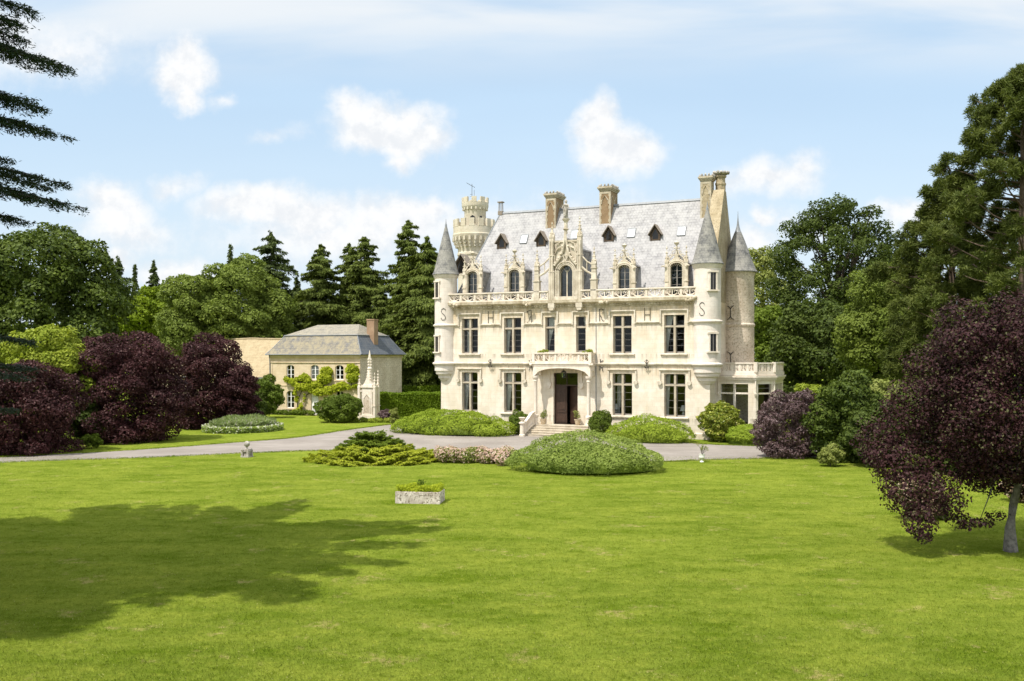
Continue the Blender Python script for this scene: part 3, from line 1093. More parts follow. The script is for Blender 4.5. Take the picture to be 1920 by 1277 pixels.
def tracery(mb, p0, p1, z0, z1, pitch=1.36, th=0.16, r=0.045):
    """posts, rails and pairs of curling ribs between two plan points"""
    p0, p1 = Vector((*p0, 0)), Vector((*p1, 0))
    L = (p1 - p0).length
    d = (p1 - p0) / L
    n = Vector((-d.y, d.x, 0))
    k = max(1, round(L / pitch))
    st = L / k
    def bar(s0, s1, a, b, t):
        c = p0 + d * ((s0 + s1) / 2) + Vector((0, 0, (a + b) / 2))
        mb.obox(c, d * ((s1 - s0) / 2), n * (t / 2), Vector((0, 0, (b - a) / 2)))
    bar(0, L, z0, z0 + .12, th)
    bar(0, L, z1 - .10, z1, th + .10)
    bar(0, L, z1 - .145, z1 - .103, th)
    zz0, zz1 = z0 + .12, z1 - .145
    h = zz1 - zz0
    for i in range(k + 1):
        s = i * st
        bar(max(0, s - .085), min(L, s + .085), zz0 + .002, zz1 - .002, th - .01)
    for i in range(k):
        a, b = i * st + .085, (i + 1) * st - .085
        m = (a + b) / 2
        w = (b - a) / 2
        bar(m - .035, m + .035, zz0 + .003, zz1 - .003, th * .6)
        for sg in (-1, 1):
            def pt(x, y):
                q = p0 + d * (m + sg * x * w)
                return (q.x, q.y, zz0 + y * h)
            mb.tube([pt(.02, .02), pt(.35, .10), pt(.62, .34), pt(.66, .62), pt(.45, .80), pt(.24, .66), pt(.30, .48)], [r * 1.25, r * 1.2, r, r, r, r * .9, r * .8], 5)
            mb.tube([pt(.98, .98), pt(.90, .62), pt(.78, .30), pt(.98, .03)], r, 5)
            mb.tube([pt(.66, .66), pt(.82, .92), pt(.98, .98)], r, 5)
            mb.tube([pt(.03, .98), pt(.14, .90), pt(.45, .82)], r * .9, 5)


def balustrade():
    mb = MB()
    tracery(mb, (UL + .8, -.30), (CF.u(1028, -.3), -.30), 11.27, 12.06)
    tracery(mb, (CF.u(1088, -.3), -.30), (UR - .8, -.30), 11.27, 12.06)
    mb.build('balustrade', 'carved', CHAT)


balustrade()


def sash(mb, glass, u0, u1, z0, z1, v, bars=3, bottom=0.12):
    mb.box(u0, u0 + .045, v, v + .05, z0, z1)
    mb.box(u1 - .045, u1, v, v + .05, z0, z1)
    mb.box(u0 + .045, u1 - .045, v + .002, v + .048, z0, z0 + bottom)
    mb.box(u0 + .045, u1 - .045, v + .002, v + .048, z1 - .045, z1)
    for i in range(1, bars):
        z = z0 + bottom + (z1 - z0 - bottom) * i / bars
        mb.box(u0 + .045, u1 - .045, v + .012, v + .038, z - .008, z + .008)
    glass.quad((u0, v + .025, z0), (u1, v + .025, z0), (u1, v + .025, z1), (u0, v + .025, z1))


def chateau_window(u0, u1, z0, zt, z1, lights, arched):
    cr = MB()
    m = (u0 + u1) / 2
    mw = 0.085
    cr.box(u0, u1, 0.10, 0.27, zt - .065, zt + .065)
    if lights == 2:
        cr.box(m - mw, m + mw, 0.085, 0.285, z0, zt - .065)
        cr.box(m - mw, m + mw, 0.085, 0.285, zt + .065, z1)
    # chamfered stone jamb all round the opening
    for a, b in ((u0 + .002, u0 + .07), (u1 - .07, u1 - .002)):
        cr.box(a, b, 0.20, 0.40, z0, z1)
    if arched:
        rr = 0.34
        for (c, sg) in ((u0 + .004, 1), (u1 - .004, -1)):
            poly = [(c, z1 - .003), (c, z1 - rr)] + [(c + sg * rr * (1 - math.cos(R(t))), z1 - rr + rr * .97 * math.sin(R(t))) for t in (20, 40, 60, 75, 90)] + [(c + sg * rr, z1 - .003)]
            cr.prism(poly, 0.12, 0.38, 'xz')
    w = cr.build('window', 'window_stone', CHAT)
    fr, gl = MB(), MB()
    spans = [(u0 + .07, m - mw), (m + mw, u1 - .07)] if lights == 2 else [(u0 + .07, u1 - .07)]
    for a, b in spans:
        sash(fr, gl, a + .002, b - .002, z0 + .003, zt - .067, .31, 4, .13)
        sash(fr, gl, a + .002, b - .002, zt + .067, z1 - .003, .31, 1, .05)
    fr.build('frame', 'sash_wood', w, False)
    gl.build('pane', 'glass', w, False)
    si = MB()
    si.prism([(-0.15, z0 - .14), (-0.15, z0 - .06), (-0.003, z0 - .01), (-0.003, z0 - .22), (-.06, z0 - .22)], u0 - .26, u1 + .26, 'yz')
    si.box(u0 - .05, u1 + .05, 0.425, 0.85, z0 - .06, z0 - .01)
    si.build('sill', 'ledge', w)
    if arched:
        hm = MB()
        a, b = u0 - .40, u1 + .40
        hm.prism([(-0.003, 5.34), (-0.06, 5.36), (-0.14, 5.44), (-0.14, 5.50), (-0.003, 5.53)], a, b, 'yz')
        for s in (a, b - .13):
            hm.box(s, s + .13, -0.135, -0.003, 4.55, 5.345)
            hm.prism([(s - .09, 4.55), (s - .12, 4.40), (s + .0, 4.26), (s + .13, 4.26), (s + .25, 4.40), (s + .22, 4.55)], -.19, -.003, 'xz')
        hm.build('hood_mould', 'ledge', w)
    return w


for w in wins:
    chateau_window(*w)


# ---- door and porch
def front_door():
    m = (DU0 + DU1) / 2
    fr = MB()
    for a, b in ((DU0 + .002, DU0 + .09), (DU1 - .09, DU1 - .002)):
        fr.box(a, b, 0.26, 0.42, DZ0, DZ1)
    fr.box(DU0 + .09, DU1 - .09, 0.28, 0.42, 4.06, 4.16)
    fr.box(m - .03, m + .03, 0.30, 0.40, 4.16, DZ1)
    for (c, sg) in ((DU0 + .005, 1), (DU1 - .005, -1)):
        rr = 0.32
        poly = [(c, DZ1 - .003), (c, DZ1 - rr)] + [(c + sg * rr * (1 - math.cos(R(t))), DZ1 - rr + rr * .97 * math.sin(R(t))) for t in (20, 40, 60, 75, 90)] + [(c + sg * rr, DZ1 - .003)]
        fr.prism(poly, 0.14, 0.25, 'xz')
    door = fr.build('door', 'door_wood', CHAT)
    gl = MB()
    gl.quad((DU0 + .09, .35, 4.16), (DU1 - .09, .35, 4.16), (DU1 - .09, .35, DZ1), (DU0 + .09, .35, DZ1))
    gl.build('pane', 'glass', door, False)
    def leaf(w):
        l = MB()
        l.box(0, w, 0, .06, 0, 3.18)
        for z0, z1 in ((.12, .78), (.92, 1.02), (1.16, 3.0)):
            l.box(.10, w - .10, -.025, 0.001, z0, z1)
            l.box(.17, w - .17, -.04, -.024, z0 + .04, z1 - .04)
        for q in (.3, .5, .7):
            l.box(.17 + (w - .34) * q - .012, .17 + (w - .34) * q + .012, -.052, -.039, 1.24, 2.92)
        return l
    wl = (DU1 - DU0 - .18) / 2
    a = leaf(wl).build('door_leaf', 'door_wood', door)
    a.location = (DU0 + .09, .33, DZ0 + .02)
    b = leaf(wl).build('door_leaf', 'door_wood', door)
    b.location = (DU1 - .09, .40, DZ0 + .02)
    b.rotation_euler = (0, 0, R(180 - 27))
    k = MB()
    k.ball((wl - .09, -.075, 1.08), .045, 8)
    k.build('handle', 'iron', door).location = (DU0 + .09, .33, DZ0 + .02)
    # moulded frame and side corbels
    sm = MB()
    for s in (DU0 - .42, DU1 + .29):
        sm.box(s, s + .13, -.12, -.003, 4.35, 5.42)
        sm.prism([(s - .12, 4.35), (s - .14, 4.1), (s, 3.85), (s + .13, 3.85), (s + .27, 4.1), (s + .25, 4.35)], -.22, -.003, 'xz')
    sm.box(DU0 - .42, DU1 + .42, -.12, -.003, 5.423, 5.52)
    sm.build('hood_mould', 'carved', door)


front_door()
PD = 1.25                                           # porch depth
PL, PR = CF.u(1004, -PD + .15), CF.u(1103.6, -PD + .15)


def porch():
    mb = MB()
    a, b = CF.u(997.5, -PD), CF.u(1108, -PD)
    # slab with its mouldings
    mb.box(a, b, -PD, -.005, 5.72, 6.05)
    mb.box(a - .07, b + .07, -PD - .07, -.005, 5.90, 5.99)
    # flat arch over the front, small arches to the wall
    n = 14
    def beam(x0, x1, zs, rise, ztop):
        pts = [(x0, ztop), (x0, zs)]
        for i in range(n + 1):
            t = -1 + 2 * i / n
            pts.append((x0 + .16 + (x1 - x0 - .32) * (i / n), zs + .02 + rise * (1 - abs(t) ** 2.6) ** .55))
        return pts + [(x1, zs), (x1, ztop)]
    mb.prism(beam(PL - .2, PR + .2, 4.92, .62, 5.718), -PD + .02, -PD + .34, 'xz')
    for x in (PL - .18, PR - .12):
        mb.prism(beam(-PD + .345, -.01, 4.92, .45, 5.716), x, x + .30, 'yz')
    p = mb.build('porch', 'carved', CHAT)
    for u in (PL, PR):
        c = MB()
        v = -PD + .17
        prof = [(.24, .85), (.24, 1.0), (.17, 1.06), (.19, 1.45), (.25, 1.50), (.25, 1.62), (.15, 1.72), (.145, 4.4), (.16, 4.44), (.19, 4.47), (.17, 4.53), (.17, 4.62), (.24, 4.72), (.26, 4.8), (.26, 4.92)]
        c.lathe(prof, (u, v), 14)
        c.build('column', 'carved', p)
        q = MB()
        q.box(u - .27, u + .27, v - .27, v + .27, -.1, .85)
        q.build('pedestal', 'carved', p)
    bl = MB()
    tracery(bl, (a + .05, -PD + .08), (b - .05, -PD + .08), 6.05, 6.86, 0.95, .13, .03)
    tracery(bl, (a + .08, -.05), (a + .08, -PD + .16), 6.052, 6.856, 1.0, .12, .036)
    tracery(bl, (b - .08, -PD + .16), (b - .08, -.05), 6.052, 6.856, 1.0, .12, .036)
    for u in (a + .1, b - .1):
        bl.box(u - .13, u + .13, -PD - .02, -PD + .24, 6.053, 6.87)
    rng = random.Random(8)
    for u in (a, b):
        for k in range(6):
            bl.ball((u + rng.uniform(-.12, .12), -PD - rng.uniform(0, .15), 5.95 + rng.uniform(-.14, .12)), rng.uniform(.07, .12), 7)
    bl.build('balcony', 'carved', p)


porch()


def steps():
    mb = MB()
    x0, x1 = PL - .1, PR + .1
    mb.box(x0, x1, -PD - .25, .42, -.1, .85)
    for i in range(5):
        z = .85 - .17 * (i + 1)
        if z < .01:
            break
        mb.box(x0 - .05 * (i + 1), x1 + .05 * i, -PD - .25 - .33 * (i + 1), -PD - .25 - .33 * i - .002, -.1, z)
    for i in range(6):                           # slightly proud treads
        z = .85 - .17 * i
        if z > .05:
            mb.box(x0 - .05 * i - .02, x1 + .05 * i, -PD - .28 - .33 * i, -PD - .0 - .33 * i, z - .035, z + .006 + .001 * i)
    mb.build('steps', 'step_stone', CHAT)
    s = MB()
    # stair parapet curving out to a pier with a ball-topped urn
    p = [Vector((PL - .02, -PD - .12, .85)), Vector((PL - .06, -PD - .62, .75)), Vector((PL - .16, -PD - 1.22, .42)), Vector((PL - .26, -PD - 1.75, .1))]
    hh = [1.0, .98, .86, .78]
    for i in range(3):
        a, b = p[i], p[i + 1]
        d2 = Vector((b.x - a.x, b.y - a.y, 0)).normalized()
        nn = Vector((-d2.y, d2.x, 0)) * .09
        up = Vector((0, 0, 1))
        for (q0, q1, w) in ((0.0, .16, 1.0), (1.0, 1.12, 1.5)):
            A0, B0 = a + up * (hh[i] * q0), b + up * (hh[i + 1] * q0)
            A1, B1 = a + up * (hh[i] * q0 + (q1 - q0)), b + up * (hh[i + 1] * q0 + (q1 - q0))
            m2 = nn * w
            s.add([A0 - m2, B0 - m2, B0 + m2, A0 + m2, A1 - m2, B1 - m2, B1 + m2, A1 + m2],
                  [(0, 1, 2, 3), (7, 6, 5, 4), (0, 4, 5, 1), (3, 2, 6, 7), (0, 3, 7, 4), (1, 5, 6, 2)])
        for j in range(4):
            t0, t1 = j / 4, (j + 1) / 4
            def q(t, z):
                c = a + (b - a) * t
                return (c.x, c.y, c.z + (hh[i] + (hh[i + 1] - hh[i]) * t) * z)
            s.tube([q(t0, .16), q((t0 + t1) / 2, .5), q(t1, 1.0)], .04, 5)
            s.tube([q(t1, .16), q((t0 + t1) / 2, .62), q(t0, 1.0)], .04, 5)
            s.tube([q(t0, .14), q(t0, 1.0)], .05, 5)
    s.build('stair_parapet', 'carved', CHAT)
    pi = MB()
    c = (PL - .29, -PD - 1.93)
    pi.lathe([(.26, -.1), (.26, .12), (.19, .18), (.17, .95), (.22, 1.0), (.27, 1.06), (.27, 1.14), (.12, 1.2), (.1, 1.28), (.22, 1.4), (.28, 1.52), (.27, 1.56), (.05, 1.57)], c, 14)
    pi.build('stair_pier', 'carved', CHAT)


steps()


# ---- turrets
def turret(px, v, r, z_ground, facing, label=None):
    u = CF.u(px, v)
    mb = MB()
    prof = [(.06, 4.05), (.32, 4.30), (.50, 4.42), (.52, 4.50), (.66, 4.60), (.68, 4.86), (.86, 4.95), (.90, 5.02), (.90, 5.22), (1.0, 5.27), (1.0, 5.72), (1.10, 5.78), (1.19, 5.88), (1.19, 5.97), (1.02, 6.06),
            (1.0, 6.5), (1.0, 9.12), (1.08, 9.18), (1.15, 9.26), (1.15, 9.33), (1.0, 9.42), (1.0, 13.45), (1.06, 13.52), (1.10, 13.66), (1.15, 13.74), (1.15, 13.80), (.3, 13.82)]
    mb.lathe([(q * r, z) for q, z in prof], (u, v), 40)
    t = mb.build('turret', 'turret', CHAT)
    co = MB()
    prof = [(.4, 13.81), (1.20, 13.78), (1.21, 13.84), (1.12, 14.0), (1.02, 14.3), (.90, 14.8), (.56, 16.25), (.22, 17.6), (.10, 18.1)]
    co.lathe([(q * r, z) for q, z in prof], (u, v), 40)
    co.build('turret_roof', 'cone_slate', t)
    fi = MB()
    fi.lathe([(.11 * r, 18.05), (.09, 18.3), (.05, 18.4), (.03, 18.55), (.012, 18.8)], (u, v), 8)
    fi.build('finial', 'lead', t)
    # direction to the viewer side plus an offset round the drum
    o, _ = CF.ray(HX, HY)
    base = math.atan2(o.y - v, o.x - u)
    for (z0, z1, off, w) in facing:
        a = base + R(off)
        n = Vector((math.cos(a), math.sin(a), 0))
        tt = Vector((-n.y, n.x, 0))
        c = Vector((u, v, 0)) + n * (r * 0.985)
        wm = MB()
        up = Vector((0, 0, 1))
        for sg in (-1, 1):
            wm.obox(c + tt * sg * (w / 2 + .06) + up * (z0 + z1) / 2, tt * .06, n * .06, up * ((z1 - z0) / 2))
        wm.obox(c + up * (z1 + .075), tt * (w / 2 + .2), n * .09, up * .07)
        wm.obox(c + up * (z0 - .06), tt * (w / 2 + .26), n * .14, up * .058)
        ww = wm.build('turret_window', 'carved', t)
        ww.parent = t
        g = MB()
        e = c + n * .016
        g.add([e + tt * (-w / 2) + up * z0, e + tt * (w / 2) + up * z0, e + tt * (w / 2) + up * z1, e + tt * (-w / 2) + up * z1], [(0, 1, 2, 3)])
        g.build('turret_pane', 'dark_pane', t, False)
        h = MB()
        h.obox(c + up * (z0 + z1) / 2 + n * .02, tt * .02, n * .012, up * ((z1 - z0) / 2))
        h.build('turret_window_bar', 'sash_wood', t, False)
    return t, u


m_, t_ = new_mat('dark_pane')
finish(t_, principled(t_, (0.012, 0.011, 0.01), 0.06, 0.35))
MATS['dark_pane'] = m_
turret(836.2, .35, 1.0, 4.0, [(11.75, 13.1, -52, .42), (6.95, 8.3, -52, .42)])
turret(1326.2, .35, 1.06, 4.0, [(11.75, 13.1, 25, .46), (6.95, 8.3, 25, .5)])


def rear_tower():
    u, v, r = 12.95, 7.0, 1.34
    mb = MB()
    mb.lathe([(r, -.1), (r, 9.0), (r + .06, 9.08), (r + .09, 9.16), (r + .09, 9.22), (r, 9.34), (r, 13.3), (r + .05, 13.4), (r + .13, 13.6), (r + .13, 13.7), (.3, 13.72)], (u, v), 44)
    t = mb.build('round_tower', 'rubble', CHAT)
    co = MB()
    co.lathe([(.5, 13.72), (1.60, 13.62), (1.62, 13.70), (1.45, 13.95), (1.24, 14.5), (.98, 15.2), (.55, 16.4), (.29, 17.05)], (u, v), 44)
    co.build('turret_roof', 'cone_slate', t)
    fi = MB()
    fi.lathe([(.31, 17.02), (.24, 17.15), (.11, 17.6), (.06, 18.0), (.03, 18.35), (.01, 18.85)], (u, v), 10)
    fi.build('finial', 'lead', t)
    # iron wall anchors
    o, _ = CF.ray(HX, HY)
    base = math.atan2(o.y - v, o.x - u)
    for (off, z, k) in ((-27, 10.2, 'x'), (-26, 6.35, 'y')):
        a = base + R(off)
        n = Vector((math.cos(a), math.sin(a), 0))
        tt = Vector((-n.y, n.x, 0))
        c = Vector((u, v, z)) + n * (r + .02)
        up = Vector((0, 0, 1))
        an = MB()
        an.tube([c + up * -.36, c + up * .36], .04, 6)
        for s in ((1, -1) if k == 'x' else (1,)):
            for g in (-1, 1):
                an.tube([c + up * .32 * s, c + up * .50 * s + tt * .14 * g, c + up * .58 * s + tt * .32 * g], [.04, .035, .02], 5)
        an.build('wall_anchor', 'iron', t)


rear_tower()


# ---- roof
def roof():
    mb = MB()
    e = RV0
    HL = -8.6
    # steep front and rear slopes, hipped at the left, with a slight bell-cast at the foot
    A = (UL + .55, e - .25, RZ0 - .2)
    def row(f, v_front):
        pass
    vf = [e - .15, e + .35, RIDGE_V]
    zf = [RZ0 - .12, RZ0 + .35 * RS, RIDGE_Z]
    ul = [UL + .5, UL + .75, HL]
    P, Q = [], []
    ur = 11.45
    for i in range(3):
        P.append((ul[i], vf[i], zf[i]))
        Q.append((ur, vf[i], zf[i]))
    Pb = [(p[0], 2 * RIDGE_V - p[1], p[2]) for p in P]
    Qb = [(p[0], 2 * RIDGE_V - p[1], p[2]) for p in Q]
    for i in range(2):
        mb.quad(P[i], Q[i], Q[i + 1], P[i + 1])
        mb.quad(Qb[i], Pb[i], Pb[i + 1], Qb[i + 1])
        mb.quad(Pb[i], P[i], P[i + 1], Pb[i + 1])
    r = mb.build('roof', 'main_slate', CHAT, False)
    rt = MB()
    rt.prism([(RIDGE_V - .13, RIDGE_Z - .1), (RIDGE_V, RIDGE_Z + .09), (RIDGE_V + .13, RIDGE_Z - .1)], HL - .05, ur, 'yz')
    rt.tube([(HL, RIDGE_V, RIDGE_Z), (ul[1], vf[1], zf[1]), (ul[0], vf[0], zf[0])], .06, 6)
    rt.build('ridge_tiles', 'lead', r)
    f = MB()                                     # small lantern stack on the hip end
    for du, dv in ((-.16, -.1), (.16, -.1), (-.16, .16), (.16, .16)):
        f.tube([(HL + du, RIDGE_V + dv, RIDGE_Z - .1), (HL + du * .85, RIDGE_V + dv * .85, RIDGE_Z + .95)], .035, 5)
    f.box(HL - .26, HL + .26, RIDGE_V - .2, RIDGE_V + .26, RIDGE_Z + .95, RIDGE_Z + 1.05)
    f.box(HL - .22, HL + .22, RIDGE_V - .17, RIDGE_V + .22, RIDGE_Z - .2, RIDGE_Z + .16)
    f.build('chimney_pot', 'dormer_tile', r)
    # stone gable with raking coping at the right end
    g = MB()
    hi = .55
    poly = [(.35, 11.0), (.35, 11.9), (.75, 12.1), (RIDGE_V - .45, RIDGE_Z + hi), (RIDGE_V + .45, RIDGE_Z + hi), (10.2, 12.1), (10.6, 11.0)]
    g.prism(poly, 11.3, UR + .003, 'yz')
    g.build('gable', 'gable_stone', CHAT, False)
    cp = MB()
    dv = RIDGE_V - .45 - .75
    dz = RIDGE_Z + hi - 12.1
    ln = math.hypot(dv, dz)
    nv = (-dz / ln, dv / ln)
    o = .003
    c4 = [(.75 + nv[0] * o, 12.1 + nv[1] * o), (RIDGE_V - .45 + nv[0] * o, RIDGE_Z + hi + nv[1] * o),
          (RIDGE_V - .45 + nv[0] * .12, RIDGE_Z + hi + nv[1] * .12), (.75 + nv[0] * .12, 12.1 + nv[1] * .12)]
    cp.prism(c4, 11.24, UR + .07, 'yz')
    cp.build('gable_coping', 'gable_stone', CHAT, False)
    return r


ROOF = roof()


def chimney(u0, u1, v0, v1, z0, z1, shaft='brick', stonework='carved'):
    sh = MB()
    sh.box(u0, u1, v0, v1, z0, z1 - .55)
    c = sh.build('chimney', shaft, ROOF, False)
    st = MB()
    w = u1 - u0
    q = .13
    for a in (u0 - .02, u1 - q + .02):              # stone quoins
        for b in (v0 - .02, v1 - q + .02):
            z = z0
            i = 0
            while z < z1 - .6:
                e = q + (.06 if i % 2 else 0)
                st.box(a - (e - q if a > u0 else 0), a + q + (e - q if a < u0 else 0), b, b + q, z, min(z + .28, z1 - .6))
                z += .285
                i += 1
    # pointed blind arch on each broad face
    m = (u0 + u1) / 2
    zt = z1 - .95
    for (vv, s) in ((v0, -1), (v1, 1)):
        st.tube([(u0 + .16, vv + s * .02, zt - .75), (u0 + .2, vv + s * .02, zt - .45), (m, vv + s * .02, zt), (u1 - .2, vv + s * .02, zt - .45), (u1 - .16, vv + s * .02, zt - .75)], .05, 5)
        st.box(u0 + .02, u1 - .02, vv - .018 if s < 0 else vv, vv if s < 0 else vv + .018, z1 - .80, z1 - .57)
    k = max(2, int((v1 - v0) / .75))
    for i in range(k):
        a, b = v0 + (v1 - v0) * i / k + .1, v0 + (v1 - v0) * (i + 1) / k - .1
        for uu in (u0 - .015, u1 + .015):
            st.tube([(uu, a, zt - .7), (uu, a + .03, zt - .4), (uu, (a + b) / 2, zt), (uu, b - .03, zt - .4), (uu, b, zt - .7)], .04, 5)
    st.box(u0 - .06, u1 + .06, v0 - .06, v1 + .06, z1 - .549, z1 - .44)
    st.box(u0 - .13, u1 + .13, v0 - .13, v1 + .13, z1 - .438, z1 - .33)
    st.box(u0 - .19, u1 + .19, v0 - .19, v1 + .19, z1 - .328, z1 - .2)
    st.build('quoins', 'chimney_stone', c, False)
    cr = MB()
    rng = random.Random(int(u0 * 100))
    cr.box(u0 - .12, u1 + .12, v0 - .12, v1 + .12, z1 - .199, z1 - .12)
    n = max(3, int(w / .26))
    for i in range(n):
        for vv in (v0 - .1, v1 + .1):
            cr.ball((u0 + (i + .5) * w / n, vv, z1 - .07 + rng.uniform(0, .05)), .085, 6, 1, 1, 1.3)
    n = max(3, int((v1 - v0) / .28))
    for i in range(n):
        for uu in (u0 - .1, u1 + .1):
            cr.ball((uu, v0 + (i + .5) * (v1 - v0) / n, z1 - .07 + rng.uniform(0, .05)), .085, 6, 1, 1, 1.3)
    cr.build('cap', 'grey_stone', c)
    return c


chimney(CF.u(1023.5, 4.55), CF.u(1041.5, 4.55), 4.55, 6.5, 17.2, 21.3)
chimney(CF.u(1124.5, 4.6), CF.u(1144.5, 4.6), 4.6, 6.5, 17.4, 21.55)
chimney(CF.u(1313.5, 4.6), CF.u(1333, 4.6), 4.6, 5.6, 17.0, 21.75, 'gable_stone', 'keep_stone')


def gable_stack():
    sh = MB()
    u, v = 11.75, 5.75
    sh.lathe([(.42, 19.6), (.42, 20.9), (.46, 20.95), (.46, 21.1), (.40, 21.15), (.38, 21.5), (.48, 21.6), (.50, 21.72), (.36, 21.76)], (u, v), 8, rot=PI / 8)
    c = sh.build('chimney', 'gable_stone', ROOF, False)
    cr = MB()
    rng = random.Random(4)
    cr.lathe([(.3, 21.74), (.5, 21.8), (.62, 21.9), (.6, 21.98), (.3, 22.0)], (u + .05, v), 12)
    for k in range(14):
        a = k * 2 * PI / 14
        cr.ball((u + .05 + .6 * math.cos(a), v + .6 * math.sin(a), 21.98 + rng.uniform(-.05, .08)), .12, 6)
    cr.build('cap', 'grey_stone', c)


gable_stack()
for i, px in enumerate((1003, 1112, 1250)):              # lead vents near the ridge
    pass


def lucarne(px, py, w=.40, s=1.0, slope_p=None):
    p = slope_p or on_roof(px, py)
    u, v, z = p
    h = .52 * s
    mb = MB()
    mb.box(u - w, u + w, v - .05, v + 1.3, z - .05, z + h)
    mb.prism([(u - w, z + h), (u, z + h + .62 * s), (u + w, z + h)], v - .05, v + 1.0, 'xz')
    for x in (u - w - .03, u + w - .05):
        mb.box(x, x + .08, v - .11, v - .04, z - .05, z + h + .1)
    d = mb.build('roof_dormer', 'dormer_wood', ROOF, False)
    r = MB()
    ov = w + .20
    for sg in (-1, 1):
        a = (u + sg * ov, z + h - .14)
        b = (u, z + h + .74 * s)
        r.prism([a, (a[0], a[1] + .09), (b[0], b[1] + .09), b], v - .30, v + 1.1, 'xz')
    r.build('dormer_roof', 'dormer_tile', d, False)
    g = MB()
    g.quad((u - w * .6, v - .056, z + .08), (u + w * .6, v - .056, z + .08), (u + w * .6, v - .056, z + h), (u - w * .6, v - .056, z + h))
    g.add([(u - w * .6, v - .056, z + h + .003), (u + w * .6, v - .056, z + h + .003), (u, v - .056, z + h + .42 * s)], [(0, 1, 2)])
    g.build('dormer_opening', 'dark_pane', d, False)


for px, py in ((941, 465.5), (1015, 461), (1142, 452), (1229, 450)):
    lucarne(px, py)
lucarne(0, 0, .62, 1.35, Vector((-11.15, 2.6, 14.1)))


def skylight(px, py):
    p = on_roof(px, py)
    u, v, z = p
    ln = math.hypot(1, RS)
    t = Vector((0, 1 / ln, RS / ln))
    n = Vector((0, -RS / ln, 1 / ln))
    x = Vector((1, 0, 0))
    c = Vector(p)
    mb = MB()
    for s in (-1, 1):
        mb.obox(c + x * s * .33 + n * .04, x * .035, t * .46, n * .05)
        mb.obox(c + t * s * .44 + n * .04, x * .29, t * .035, n * .048)
    f = mb.build('skylight', 'lead', ROOF, False)
    g = MB()
    q = c + n * .05
    g.add([q - x * .3 - t * .42, q + x * .3 - t * .42, q + x * .3 + t * .42, q - x * .3 + t * .42], [(0, 1, 2, 3)])
    g.build('pane', 'skylight_white', f, False)


for px, py in ((982.7, 448.7), (1077.5, 440), (1184, 437), (1278, 433.5)):
    skylight(px, py)


# ---- stone dormers
def pinnacle(mb, u, v, z0, zs, zt, w, crock=True):
    h = w / 2
    mb.box(u - h, u + h, v - h, v + h, z0, zs)
    mb.box(u - h - .05, u + h + .05, v - h - .05, v + h + .05, z0 + (zs - z0) * .45, z0 + (zs - z0) * .45 + .09)
    for sx, sy in ((1, 0), (0, 1)):
        pass
    mb.prism([(u - h - .03, zs), (u, zs + w * 1.1), (u + h + .03, zs)], v - h - .02, v + h + .02, 'xz')
    mb.prism([(v - h - .03, zs), (v, zs + w * 1.1), (v + h + .03, zs)], u - h - .018, u + h + .018, 'yz')
    k = h * .78
    mb.add([(u - k, v - k, zs), (u + k, v - k, zs), (u + k, v + k, zs), (u - k, v + k, zs), (u, v, zt)], [(3, 2, 1, 0), (0, 1, 4), (1, 2, 4), (2, 3, 4), (3, 0, 4)])
    if crock:
        n = max(2, int((zt - zs) / .3))
        for i in range(1, n):
            f = i / n
            for sx, sy in ((-1, -1), (1, -1), (1, 1), (-1, 1)):
                q = k * (1 - f) + .015
                mb.ball((u + sx * q, v + sy * q, zs + (zt - zs) * f), .055, 5)
    mb.ball((u, v, zt - .03), .075, 6)
    mb.ball((u, v, zt + .08), .04, 5, 1, 1, 1.6)


def ogee(W, z1, za, hA, n=12):
    """right half outline from the shoulder to the tip"""
    return [(W * (1 - t), z1 + hA * math.sin(t * PI / 2) + (za - z1 - hA) * t ** 5) for t in [i / n for i in range(n + 1)]]


